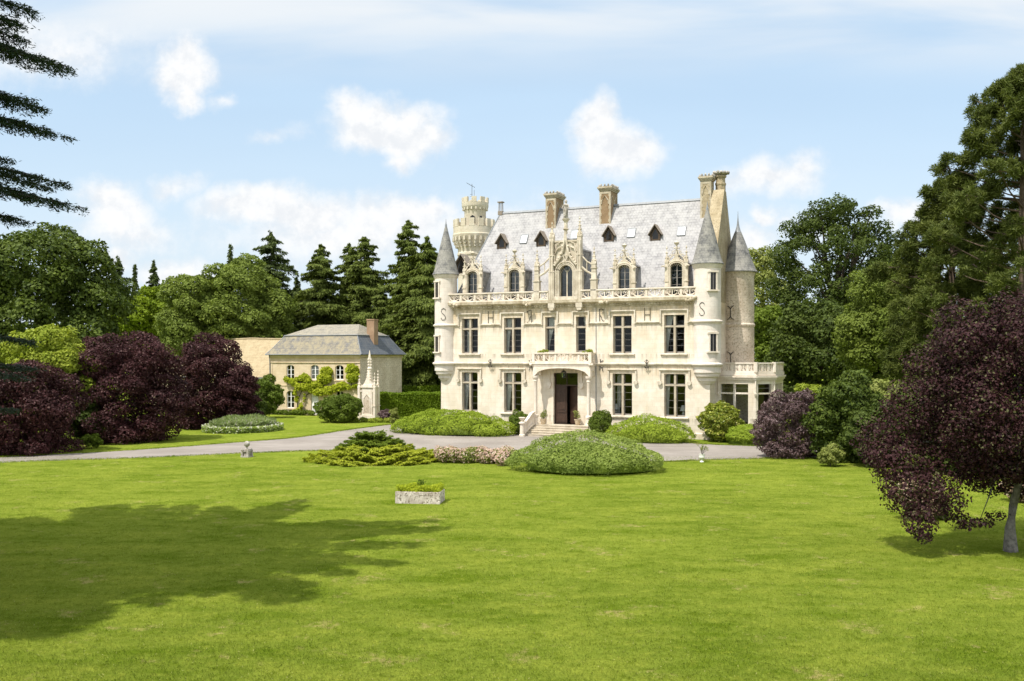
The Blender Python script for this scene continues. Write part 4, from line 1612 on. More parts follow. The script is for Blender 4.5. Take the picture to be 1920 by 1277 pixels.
def stone_dormer(px):
    v = .12
    u = CF.u(px, v)
    w, W = .48, .65
    zb, zs, rise = 11.26, 13.72, .30
    mb = MB()
    og = ogee(W, zs + .26, 15.1, .24)
    inner = [(u + w * math.cos(R(a)), zs + rise * math.sin(R(a))) for a in range(180, -1, -20)]
    outer = [(u + x, z) for x, z in og] + [(u - x, z) for x, z in reversed(og[:-1])]
    poly = [(u + W, zb)] + outer + [(u - W, zb), (u - w, zb)] + inner + [(u + w, zb)]
    mb.prism(poly, v, v + .34, 'xz')
    for q in (w + .03, W - .02):                      # archivolts
        mb.tube([(u + q, v - .02, zb)] + [(u + q * math.cos(R(a)), v - .02, zs + (rise + q - w) * math.sin(R(a))) for a in range(0, 181, 20)] + [(u - q, v - .02, zb)], .04, 5)
    for x, z in og[2:-1:2]:                            # crockets up the ogee
        for s in (-1, 1):
            mb.ball((u + s * x, v + .1, z + .05), .085, 6)
    for sg in (-1, 1):
        mb.tube([(u + sg * (W + .06), v + .1, zs + .35), (u + sg * .50, v + .1, zs + .75), (u + sg * .20, v + .1, zs + .98), (u + sg * .05, v + .1, 15.1)], .05, 5)
        mb.tube([(u + sg * .62, v + .1, zs + .55), (u + sg * .66, v + .1, zs + .85), (u + sg * .45, v + .1, zs + 1.0), (u + sg * .34, v + .1, zs + .86)], .045, 5)
        mb.tube([(u + sg * .34, v + .1, zs + .95), (u + sg * .36, v + .1, zs + 1.2), (u + sg * .18, v + .1, zs + 1.28)], .04, 5)
    hang = [(u - w + .02 + i * (2 * w - .04) / 6, zs + .02 + rise * .5 * math.sin(PI * (i + .0) / 6)) for i in range(7)]
    for i in range(6):                                 # cusped fringe inside the arch
        a, b = hang[i], hang[i + 1]
        mb.tube([(a[0], v + .12, a[1] + .08), ((a[0] + b[0]) / 2, v + .12, (a[1] + b[1]) / 2 - .10), (b[0], v + .12, b[1] + .08)], .025, 4)
    d = mb.build('stone_dormer', 'dormer_stone', CHAT)
    for s in (-1, 1):
        p = MB()
        pinnacle(p, u + s * .80, v + .1, zb, 14.05, 15.25, .27)
        p.tube([(u + s * .80, v - .06, 13.7), (u + s * 1.0, v - .2, 13.78), (u + s * 1.16, v - .3, 13.74)], [.09, .07, .03], 5)   # small beast
        p.build('pinnacle', 'dormer_stone', d)
    f = MB()
    f.tube([(u, v + .12, 15.0), (u, v + .12, 15.45)], .075, 7)
    f.lathe([(.06, 15.42), (.20, 15.56), (.24, 15.64), (.10, 15.70), (.06, 15.78)], (u, v + .12), 8)
    for a in range(4):
        f.ball((u + .18 * math.cos(a * PI / 2), v + .12 + .18 * math.sin(a * PI / 2), 15.2), .07, 5)
    f.build('finial', 'dormer_stone', d)
    g = MB()
    for s in (-1, 1):
        a, b = sorted((u + s * .035, u + s * w))
        g.quad((a, v + .27, zb), (b, v + .27, zb), (b, v + .27, zs + .3), (a, v + .27, zs + .3))
    g.build('pane', 'dormer_glass', d, False)
    fr = MB()
    fr.box(u - .035, u + .035, v + .23, v + .30, zb, zs + .29)
    for z in (12.3, 12.85, 13.4):
        for s in (-1, 1):
            a, b = sorted((u + s * .036, u + s * (w - .002)))
            fr.box(a, b, v + .25, v + .29, z - .012, z + .012)
    fr.build('frame', 'sash_wood', d, False)
    bd = MB()
    vb = RV0 + (14.6 - RZ0) / RS + .3
    bd.box(u - W + .06, u + W - .06, v + .342, vb, 11.26, 14.1)
    bd.build('cheek', 'cone_slate', d, False)
    rf = MB()
    for s in (-1, 1):
        rf.prism([(u + s * (W + .04), 13.98), (u + s * (W + .04), 14.10), (u, 14.76), (u, 14.64)], v + .345, vb + .2, 'xz')
    rf.build('dormer_roof', 'main_slate', d, False)


for px in (885.5, 964, 1170, 1268):
    stone_dormer(px)


def great_dormer():
    v = -.28
    u = CF.u(1060.2, v)
    w, W = .60, .98
    zb, zs, rise = 11.55, 13.55, .62
    mb = MB()
    mb.box(u - 1.45, u + 1.45, v - .08, v + .5, 11.272, zb)                 # solid balconette
    inner = [(u + w * math.cos(R(a)), zs + rise * math.sin(R(a))) for a in range(180, -1, -15)]
    poly = [(u + W, zb), (u + W, 16.1), (u - W, 16.1), (u - W, zb), (u - w, zb)] + inner + [(u + w, zb)]
    mb.prism(poly, v + .10, v + .5, 'xz')
    for q, vv in ((w + .04, v + .06), (w + .16, v + .04), (w + .30, v + .0)):
        mb.tube([(u + q, vv, zb)] + [(u + q * math.cos(R(a)), vv, zs + (rise + q - w) * math.sin(R(a))) for a in range(0, 181, 15)] + [(u - q, vv, zb)], .055, 6)
    rng = random.Random(12)
    for i in range(13):                                                # carved foliage up the jambs
        for s in (-1, 1):
            mb.ball((u + s * (w + .23) + rng.uniform(-.04, .04), v + .05, zb + .2 + i * .17), .06, 5)
    # ogee canopy and its tracery, standing free of the wall behind
    for s in (-1, 1):
        og = ogee(W + .02, 14.15, 16.95, .75)
        mb.tube([(u + s * x, v - .04, z) for x, z in og], [.11] * 6 + [.10] * 4 + [.09] * 3, 6)
        mb.tube([(u + s * .62, v, 14.5), (u + s * .30, v, 14.95), (u + s * .05, v, 15.0)], .055, 5)
        mb.tube([(u + s * .08, v, 14.5), (u + s * .18, v, 14.85), (u + s * .42, v, 15.2)], .05, 5)
        mb.tube([(u + s * .92, v, 14.3), (u + s * .98, v, 15.0), (u + s * .78, v, 15.55), (u + s * .45, v, 15.7)], .06, 5)
        mb.tube([(u + s * .98, v, 15.3), (u + s * .80, v, 15.95), (u + s * .50, v, 16.06)], .05, 5)
        for x, z in og[2:-1:2]:
            mb.ball((u + s * (x + .08), v - .05, z + .04), .11, 6)
    mb.box(u - W - .02, u + W + .02, v + .02, v + .52, 16.102, 16.25)
    d = mb.build('great_dormer', 'dormer_stone', CHAT)
    for s in (-1, 1):
        p = MB()
        uu = u + s * 1.24
        p.box(uu - .24, uu + .24, v - .12, v + .4, 11.0, 13.6)
        p.prism([(uu - .24, 10.62), (uu + .24, 10.62), (uu + .16, 10.4), (uu - .16, 10.4)], v - .15, v + .2, 'xz')
        p.box(uu - .28, uu + .28, v - .17, v + .3, 10.622, 11.0)
        p.box(uu - .27, uu + .27, v - .15, v + .42, 13.602, 13.7)
        for q in (-.12, .12):
            p.tube([(uu + q, v - .13, 11.3), (uu + q, v - .13, 16.2)], .05, 5)
        pinnacle(p, uu, v + .1, 13.702, 16.5, 17.7 + (.35 if s > 0 else 0), .38)
        p.build('pinnacle', 'dormer_stone', d)
        # outer pinnacle with its flying braces
        b = MB()
        uo = CF.u(1006.9 if s < 0 else 1113.8, -.25)
        b.box(uo - .25, uo + .25, v - .15, v + .28, 11.275, 12.85)
        b.box(uo - .30, uo + .30, v - .2, v + .33, 12.852, 12.95)
        b.box(uo - .20, uo + .20, v - .1, v + .23, 12.952, 13.5)
        pinnacle(b, uo, v + .06, 13.502, 14.15, 15.45, .36)
        for (za, zb2, r) in ((13.35, 13.95, .09), (14.15, 14.85, .065)):
            x0, x1 = uo - s * .2, uu + s * .22
            b.tube([(x0, v + .06, za), ((x0 + x1) / 2, v + .06, za + (zb2 - za) * .36), (x1, v + .06, zb2)], r, 6)
        b.tube([((uo + uu) / 2, v + .06, 13.6), ((uo + uu) / 2, v + .06, 14.45)], .045, 5)
        b.build('flying_buttress', 'dormer_stone', d)
    pd = MB()
    pd.lathe([(.14, 16.8), (.13, 17.05), (.20, 17.12), (.28, 17.2), (.16, 17.25), (.15, 17.75), (.20, 17.82), (.30, 17.95), (.32, 18.05), (.1, 18.06)], (u, v + .1), 8, rot=PI / 8)
    pd.build('statue_pedestal', 'dormer_stone', d)
    st = MB()      # robed knight leaning on a shield, weathered stone
    zb2 = 18.06
    prof = [(.22, 0), (.23, .08), (.19, .3), (.185, .55), (.20, .72), (.16, .86), (.21, 1.02), (.235, 1.12), (.19, 1.2), (.085, 1.25), (.08, 1.28), (.125, 1.34), (.135, 1.43), (.11, 1.52), (.05, 1.58), (.02, 1.6)]
    st.lathe([(r, zb2 + z) for r, z in prof], (u, v + .1), 12, 1.0, .8)
    for s in (-1, 1):
        st.tube([(u + s * .2, v + .1, zb2 + 1.12), (u + s * .29, v + .0, zb2 + .88), (u + s * .1, v - .14, zb2 + .78)], [.075, .065, .05], 6)
    st.prism([(u - .13, zb2 + .75), (u - .14, zb2 + .35), (u, zb2 + .12), (u + .14, zb2 + .35), (u + .13, zb2 + .75)], v - .2, v - .13, 'xz')
    st.build('statue', 'grey_stone', d)
    g = MB()
    for s in (-1, 1):
        a, b = sorted((u + s * .04, u + s * w))
        g.quad((a, v + .42, zb), (b, v + .42, zb), (b, v + .42, zs + rise), (a, v + .42, zs + rise))
    g.build('pane', 'dormer_glass', d, False)
    fr = MB()
    fr.box(u - .045, u + .045, v + .36, v + .46, zb, 13.75)
    for s in (-1, 1):
        fr.tube([(u + s * (w - .05), v + .40, zs), (u + s * .32, v + .40, zs + .42), (u + s * .05, v + .40, zs + .05)], .03, 5)
        fr.box(*sorted((u + s * (w - .002), u + s * (w - .05))), v + .38, v + .44, zb, zs)
    fr.build('frame', 'dormer_stone', d, False)
    bd = MB()
    vb = RV0 + (15.5 - RZ0) / RS + .3
    bd.box(u - W + .02, u + W - .02, v + .505, vb, 11.26, 15.6)
    bd.build('cheek', 'cone_slate', d, False)
    rf = MB()
    for s in (-1, 1):
        rf.prism([(u + s * (W + .04), 15.5), (u + s * (W + .04), 15.62), (u, 16.5), (u, 16.38)], v + .53, vb + .6, 'xz')
    rf.build('dormer_roof', 'main_slate', d, False)


great_dormer()


# ---- crenellated keep behind the left end
def keep():
    u, v = -12.75, 8.2
    mb = MB()
    mb.lathe([(1.55, -.1), (1.55, 16.2), (1.62, 16.3), (1.62, 16.5), (1.55, 16.6), (1.58, 17.0), (1.95, 17.9), (2.08, 18.2), (2.08, 18.3), (2.02, 18.36), (2.02, 19.0), (1.8, 19.0), (1.8, 18.4), (.2, 18.38)], (u, v), 40)
    for k in range(24):
        a = 2 * PI * k / 24
        for (r0, z) in ((1.66, 17.25), (1.80, 17.55), (1.93, 17.85)):
            mb.obox((u + r0 * math.cos(a), v + r0 * math.sin(a), z), (.17 * math.cos(a), .17 * math.sin(a), 0), (-.10 * math.sin(a), .10 * math.cos(a), 0), (0, 0, .2))
    def merlons(n, r, z0, z1, wid, th):
        for k in range(n):
            a = 2 * PI * (k + .3) / n
            mb.obox((u + r * math.cos(a), v + r * math.sin(a), (z0 + z1) / 2), (th * math.cos(a), th * math.sin(a), 0), (-wid * math.sin(a), wid * math.cos(a), 0), (0, 0, (z1 - z0) / 2))
    merlons(14, 1.91, 19.002, 19.75, .25, .115)
    t = mb.build('keep', 'keep_stone', CHAT)
    up = MB()
    uu = u + .12
    up.lathe([(1.05, 18.3), (1.05, 20.55), (1.1, 20.7), (1.26, 20.95), (1.3, 21.05), (1.3, 21.4), (1.12, 21.4), (1.12, 21.1), (.2, 21.08)], (uu, v), 36)
    for k in range(18):
        a = 2 * PI * k / 18
        up.obox((uu + 1.15 * math.cos(a), v + 1.15 * math.sin(a), 20.82), (.1 * math.cos(a), .1 * math.sin(a), 0), (-.07 * math.sin(a), .07 * math.cos(a), 0), (0, 0, .14))
    for k in range(9):
        a = 2 * PI * (k + .3) / 9
        up.obox((uu + 1.21 * math.cos(a), v + 1.21 * math.sin(a), 21.65), (.09 * math.cos(a), .09 * math.sin(a), 0), (-.24 * math.sin(a), .24 * math.cos(a), 0), (0, 0, .25))
    k2 = up.build('upper_turret', 'keep_stone', t)
    o, _ = CF.ray(HX, HY)
    base = math.atan2(o.y - v, o.x - uu)
    for off, z0, z1, w in ((-14, 19.35, 19.95, .5), (32, 19.15, 20.05, .26), (85, 19.2, 20.1, .3)):
        a = base + R(off)
        n = Vector((math.cos(a), math.sin(a), 0))
        tt = Vector((-n.y, n.x, 0))
        c = Vector((uu, v, 0)) + n * 1.052
        g = MB()
        pts = [c + tt * (-w / 2) + Vector((0, 0, z0)), c + tt * (w / 2) + Vector((0, 0, z0)), c + tt * (w / 2) + Vector((0, 0, z1)), c + Vector((0, 0, z1 + (.18 if w > .4 else 0))), c + tt * (-w / 2) + Vector((0, 0, z1))]
        g.add(pts, [(0, 1, 2, 3, 4)])
        op = g.build('arrow_slit', 'dark_pane', t, False)
    an = MB()
    x, y = uu - .35, v
    an.tube([(x, y, 21.0), (x, y, 23.3)], .022, 5)
    an.tube([(x + .25, y, 21.0), (x + .25, y, 22.7)], .016, 5)
    an.tube([(x - .55, y - .1, 23.45), (x + .3, y + .05, 22.95)], .018, 5)
    for i in range(5):
        c = Vector((x - .45 + i * .16, y - .08 + i * .03, 23.38 - i * .095))
        an.tube([c + Vector((.04, -.2, .02)), c + Vector((-.04, .2, -.02))], .012, 4)
    for z in (22.1, 22.3):
        an.tube([(x - .22, y, z), (x + .05, y, z)], .014, 4)
    an.build('aerial', 'iron', t)


keep()


# ---- iron letters and anchors on the front
def iron_letters():
    def put(pts_list, u, v, z, name='letter', rr=.023, curve=None):
        mb = MB()
        for pts in pts_list:
            mb.tube([curve(p) if curve else (u + p[0], v, z + p[1]) for p in pts], rr, 6)
        return mb.build(name, 'iron', CHAT)
    H = [[(-.23, -.52), (-.23, .52)], [(.23, -.52), (.23, .52)], [(-.23, -.02), (.23, -.02)]]
    Rr = [[(-.12, -.52), (-.12, .5)], [(-.12, .5), (.08, .5), (.2, .4), (.2, .24), (.08, .16)], [(-.12, .04), (.02, -.12), (.08, -.36), (.2, -.5), (.30, -.47)], [(.2, .44), (.28, .42)]]
    Rm = [[(-x, z) for x, z in s] for s in Rr]
    S = [[(.19, .34), (.16, .46), (.02, .52), (-.14, .45), (-.2, .3), (-.12, .12), (.06, -.04), (.18, -.2), (.19, -.36), (.08, -.49), (-.08, -.50), (-.19, -.40), (-.2, -.3)]]
    put(H, CF.u(920.3), -.05, 9.95)
    put(Rm, CF.u(994), -.05, 9.95)
    put(Rr, CF.u(1127), -.05, 9.95)
    put(H, CF.u(1214), -.05, 9.95)
    for px, axis_px, r, v0 in ((831.3, 836.2, 1.0, .35), (1316.5, 1326.2, 1.06, .35)):
        u0 = CF.u(axis_px, v0)
        o, _ = CF.ray(HX, HY)
        base = math.atan2(o.y - v0, o.x - u0)
        Y = 85 if px < 900 else 75
        off = math.asin((px - axis_px) / F * Y / r)
        def cv(p, u0=u0, v0=v0, base=base, off=off, r=r):
            a = base + off + p[0] / r
            return (u0 + (r + .03) * math.cos(a), v0 + (r + .03) * math.sin(a), 10.25 + p[1])
        put(S, 0, 0, 0, curve=cv)
    fl_up = [[(0, .06), (0, .36)], [(0, .10), (-.12, .18), (-.17, .30)], [(0, .10), (.12, .18), (.17, .30)], [(-.09, .32), (0, .40), (.09, .32)]]
    fl_dn = [[(0, -.06), (-.13, -.2), (0, -.4), (.13, -.2), (0, -.06)], [(-.2, -.12), (-.13, -.24), (0, -.2), (.13, -.24), (.2, -.12)]]
    for px in (921, 1214):
        put(fl_up + fl_dn + [[(0, -.06), (0, .10)]], CF.u(px), -.20, 5.88, 'wall_anchor', .03)
    hook = [[(.05, .42), (.05, .12)], [(.05, .16), (-.2, .3)], [(.08, -.12), (.08, -.5)], [(.08, -.2), (-.12, -.28), (-.12, -.5), (-.2, -.55)]]
    for part in (hook[:2], hook[2:]):
        put(part, CF.u(996), -.05, 5.9, 'wall_anchor', .03)
        put([[(-x, z) for x, z in s] for s in part], CF.u(1127), -.05, 5.9, 'wall_anchor', .03)


iron_letters()


def drainpipe():
    mb = MB()
    for px in (1117.3,):
        u = CF.u(px, -.05)
        mb.tube([(u, -.02, 10.6), (u, -.02, 0.1)], .03, 6)
    mb.tube([(UR + .08, 1.3, 13.3), (UR + .08, 1.3, 6.1)], .07, 6)
    mb.build('drainpipe', 'lead', CHAT)


drainpipe()


# ---- conservatory bay at the right end
def conservatory():
    P = [(UR + .003, 2.0), (15.35, 2.0), (16.6, 3.25), (16.6, 7.5), (UR + .003, 7.5)]
    zt = 5.0
    mb = MB()
    holes = {}
    L0 = P[1][0] - P[0][0]
    s0, s1 = CF.u(1352, 2.1) - P[0][0], CF.u(1403.2, 2.1) - P[0][0]
    holes[0] = [(s0, s1, 1.15, 4.35)]
    L1 = math.hypot(1.25, 1.25)
    holes[1] = [(.22, L1 - .30, 1.15, 4.35)]
    holes[2] = [(.5, 2.0, 1.15, 4.35), (2.3, 3.8, 1.15, 4.35)]
    for i in range(4):
        panel(mb, P[i], P[i + 1], -.1, zt, holes.get(i, []), .3)
    mb.add([(x, y, zt + .01) for x, y in P], [(0, 1, 2, 3, 4)])
    b = mb.build('conservatory', 'facade', CHAT, False)
    it = MB()
    it.box(UR + .1, 16.3, 6.9, 7.0, 0, 4.9)
    it.box(UR + .1, 16.3, 3.4, 6.9, 1.0, 1.05)
    it.build('interior_wall', 'interior', b, False)
    tr = MB()
    gl = MB()
    wf = MB()
    def frame(i, hs):
        p0, p1 = Vector((*P[i], 0)), Vector((*P[i + 1], 0))
        d = (p1 - p0).normalized()
        n = Vector((-d.y, d.x, 0))
        for (a, c, z0, z1) in hs:
            lights = 2 if c - a > 1.6 else 1
            def bar(s, e, q0, q1, w0, w1, m=tr):
                m.obox(p0 + d * (s + e) / 2 + n * (w0 + w1) / 2 + Vector((0, 0, (q0 + q1) / 2)), d * (e - s) / 2, n * (w1 - w0) / 2, Vector((0, 0, (q1 - q0) / 2)))
            bar(a, c, 3.54, 3.67, .06, .22)
            if lights == 2:
                bar((a + c) / 2 - .085, (a + c) / 2 + .085, z0, 3.54, .05, .23)
                bar((a + c) / 2 - .085, (a + c) / 2 + .085, 3.67, z1, .05, .23)
            bar(a - .1, c + .1, z0 - .14, z0 - .02, -.1, -.003)
            q = [p0 + d * a + n * .25, p0 + d * c + n * .25]
            gl.add([(q[0].x, q[0].y, z0), (q[1].x, q[1].y, z0), (q[1].x, q[1].y, z1), (q[0].x, q[0].y, z1)], [(0, 1, 2, 3)])
            for (e0, e1) in ((a, a + .05), (c - .05, c)):
                bar(e0, e1, z0, z1, .24, .28, wf)
            bar(a + .05, c - .05, 4.0, 4.03, .24, .27, wf)
    for i in range(3):
        frame(i, holes[i])
    # cornice bands and corner shafts
    def band(off, z0, z1):
        q = [(UR + .004, 2.0 - off), (15.35 + off * .41, 2.0 - off), (16.6 + off, 3.25 - off * .41), (16.6 + off, 7.5), (UR + .004, 7.5)]
        tr.prism(q, z0, z1, 'xy')
    band(.05, 4.60, 4.70)
    band(.16, 4.702, 4.86)
    band(.24, 4.862, 5.00)
    band(.10, 5.02, 5.28)
    for (x, y) in ((15.35, 2.0), (16.6, 3.25), (UR + .25, 2.0)):
        tr.lathe([(.03, 3.35), (.11, 3.5), (.12, 3.62), (.06, 3.66), (.055, 4.6)], (x, y - .05), 8)
    tw = tr.build('window', 'carved', b)
    gl.build('pane', 'glass', b, False)
    wf.build('window_frame', 'sash_wood', b, False)
    bl = MB()
    tracery(bl, (UR + .1, 2.02), (15.33, 2.02), 5.282, 6.06, .62, .13, .03)
    tracery(bl, (15.38, 2.03), (16.58, 3.23), 5.284, 6.056, .62, .13, .03)
    tracery(bl, (16.58, 3.3), (16.58, 7.4), 5.282, 6.06, .8, .13, .03)
    for (x, y) in ((15.35, 2.02), (16.58, 3.25)):
        bl.lathe([(.19, 5.283), (.19, 6.09)], (x, y), 8)
    bl.build('balustrade', 'carved', b)


conservatory()

# ------------------------------------------------------------------ things in and on the chateau
def cw(u, v, z=0.0):
    return (CO[0] + u * CF.c - v * CF.s, CO[1] + u * CF.s + v * CF.c, z)


def curtain(u0, top, bot, z0, z1, label, flip=False, back=.50):
    """cloth hanging behind the glass, swept to one side"""
    nu, nz = 18, 14
    v, f = [], []
    for j in range(nz + 1):
        t = j / nz
        w = bot + (top - bot) * (t ** 1.5)
        for i in range(nu + 1):
            s = i / nu
            u = u0 + (-1 if flip else 1) * w * s
            v.append((u, back + .045 * math.sin(s * 24) * (.5 + .5 * t), z0 + (z1 - z0) * t))
    for j in range(nz):
        for i in range(nu):
            a = j * (nu + 1) + i
            f.append((a, a + 1, a + nu + 2, a + nu + 1))
    mb = MB()
    mb.add([cw(*p) for p in v], f)
    o = mb.build('curtain', 'curtain_cloth')
    tag(o, label, 'curtain', 'curtains behind the chateau windows')
    return o


L = wins
def half(w):
    return (w[1] - w[0]) / 2 - .16
curtain(L[0][0] + .08, half(L[0]), .22, 1.75, 5.1, 'pale curtain swept left in the ground floor window nearest the left turret')
curtain(L[1][0] + .08, half(L[1]), .25, 1.75, 5.1, 'pale curtain swept left in the ground floor window left of the porch')
curtain(L[2][0] + .08, half(L[2]) * .75, .25, 1.75, 5.1, 'pale curtain in the ground floor window right of the porch, beside a lamp', back=1.0)
curtain(L[3][0] + .08, .30, .18, 1.75, 5.1, 'narrow pale curtain in the ground floor window nearest the right turret')
curtain(L[4][0] + .30, .30, .26, 6.85, 9.8, 'straight narrow curtain in the upper window nearest the left turret')
curtain(L[5][0] + .08, .50, .18, 6.85, 9.8, 'pale curtain in the upper window above left of the porch')
curtain(L[7][0] + .10, .52, .10, 6.85, 9.8, 'pale curtain in the upper window nearest the right turret')
curtain(L[8][0] + .14, .78, .05, 7.0, 9.8, 'white triangular curtain in the narrow left window over the porch')
curtain(L[9][1] - .08, .28, .03, 7.6, 9.8, 'small pale curtain in the narrow right window over the porch', True)


def table_lamp(u, label):
    x, y, z = cw(u, .62)
    t = thing('table_lamp', label, 'lamp', (x, y, 1.71), 0, 'table lamps on the window boards')
    b = MB()
    b.lathe([(.13, 0), (.13, .03), (.05, .06), (.09, .18), (.11, .28), (.06, .40), (.02, .44), (.02, .52)], (0, 0), 14)
    b.build('base', 'ceramic', t)
    s = MB()
    s.lathe([(.29, .48), (.13, .92)], (0, 0), 18)
    s.build('lamp_shade', 'white_paint', t)


table_lamp(CF.u(1155.5, .64), 'white shaded table lamp in the window beside the round bush right of the porch')
table_lamp(CF.u(1281.5, .64), 'white shaded table lamp in the ground floor window nearest the right turret')


def pot_plant(u, v, z, s, label, group):
    rng = np.random.default_rng(int(abs(u) * 100))
    t = thing('potted_plant', label, 'plant', cw(u, v, z), 0, group)
    p = MB()
    p.lathe([(.15 * s, 0), (.19 * s, .1 * s), (.25 * s, .40 * s), (.28 * s, .42 * s), (.28 * s, .48 * s), (.24 * s, .48 * s), (.22 * s, .42 * s)], (0, 0), 16)
    p.build('pot', 'terracotta', t)
    lob = [(rng.normal(0, .12 * s), rng.normal(0, .12 * s), (.62 + .45 * rng.random()) * s, .17 * s, .17 * s, .2 * s) for _ in range(8)]
    P, N = lobe_points(lob, 700, rng, .3)
    leaves('foliage', P, N, .09, 'leaf_pale', t, rng, .4, .8)
    st = MB()
    for l in lob:
        st.tube([(0, 0, .4 * s), (l[0] * .6, l[1] * .6, l[2] * .8), l[:3]], .012, 4)
    st.build('stem', 'bark_dark', t)


pot_plant(CF.u(1018.5, -.95), -.95, .86, 1.0, 'leafy plant in a buff pot by the left column of the porch', 'pots by the front door')
pot_plant(CF.u(1083, -.55), -.55, .86, 1.0, 'leafy plant in a buff pot at the right of the front door', 'pots by the front door')


def balcony_plant(px, label):
    u, v = CF.u(px, -PD + .35), -PD + .35
    rng = np.random.default_rng(int(px))
    t = thing('flower_box', label, 'plant', cw(u, v, 6.06), 0, 'planters on the porch balcony')
    p = MB()
    p.box(-.45, .45, -.12, .12, .0, .62)
    p.build('box', 'terracotta', t, False)
    lob = [(rng.uniform(-.4, .4), rng.normal(0, .06), .78 + rng.uniform(0, .2), .16, .14, .13) for _ in range(8)]
    P, N = lobe_points(lob, 600, rng, .3)
    leaves('foliage', P, N, .09, 'leaf_yellow', t, rng, .5, .8)


balcony_plant(1018, 'green planter at the left end of the porch balcony')
balcony_plant(1101, 'green planter at the right end of the porch balcony')


def lantern():
    u, v = CF.u(1057, -.65), -.65
    t = thing('lantern', 'dark glazed lantern hanging under the arch of the porch', 'lantern', cw(u, v, 5.0))
    m = MB()
    m.tube([(0, 0, .36), (0, 0, .715)], .015, 5)
    m.lathe([(.03, .40), (.10, .36), (.24, .24), (.24, .20)], (0, 0), 6)
    for k in range(6):
        a = k * PI / 3
        m.tube([(.21 * math.cos(a), .21 * math.sin(a), .21), (.16 * math.cos(a), .16 * math.sin(a), -.2)], .016, 4)
    m.lathe([(.17, -.2), (.17, -.24), (.05, -.27)], (0, 0), 6)
    m.build('frame', 'iron', t)
    g = MB()
    g.lathe([(.19, .19), (.15, -.19)], (0, 0), 6)
    g.build('pane', 'glass', t, False)


lantern()

# ------------------------------------------------------------------ cottage and barn
KO = (-16.35, 102.9, 0.0)
KF = Frame(KO, -24.7)


def kw(u, v, z=0.0):
    return (KO[0] + u * KF.c - v * KF.s, KO[1] + u * KF.s + v * KF.c, z)


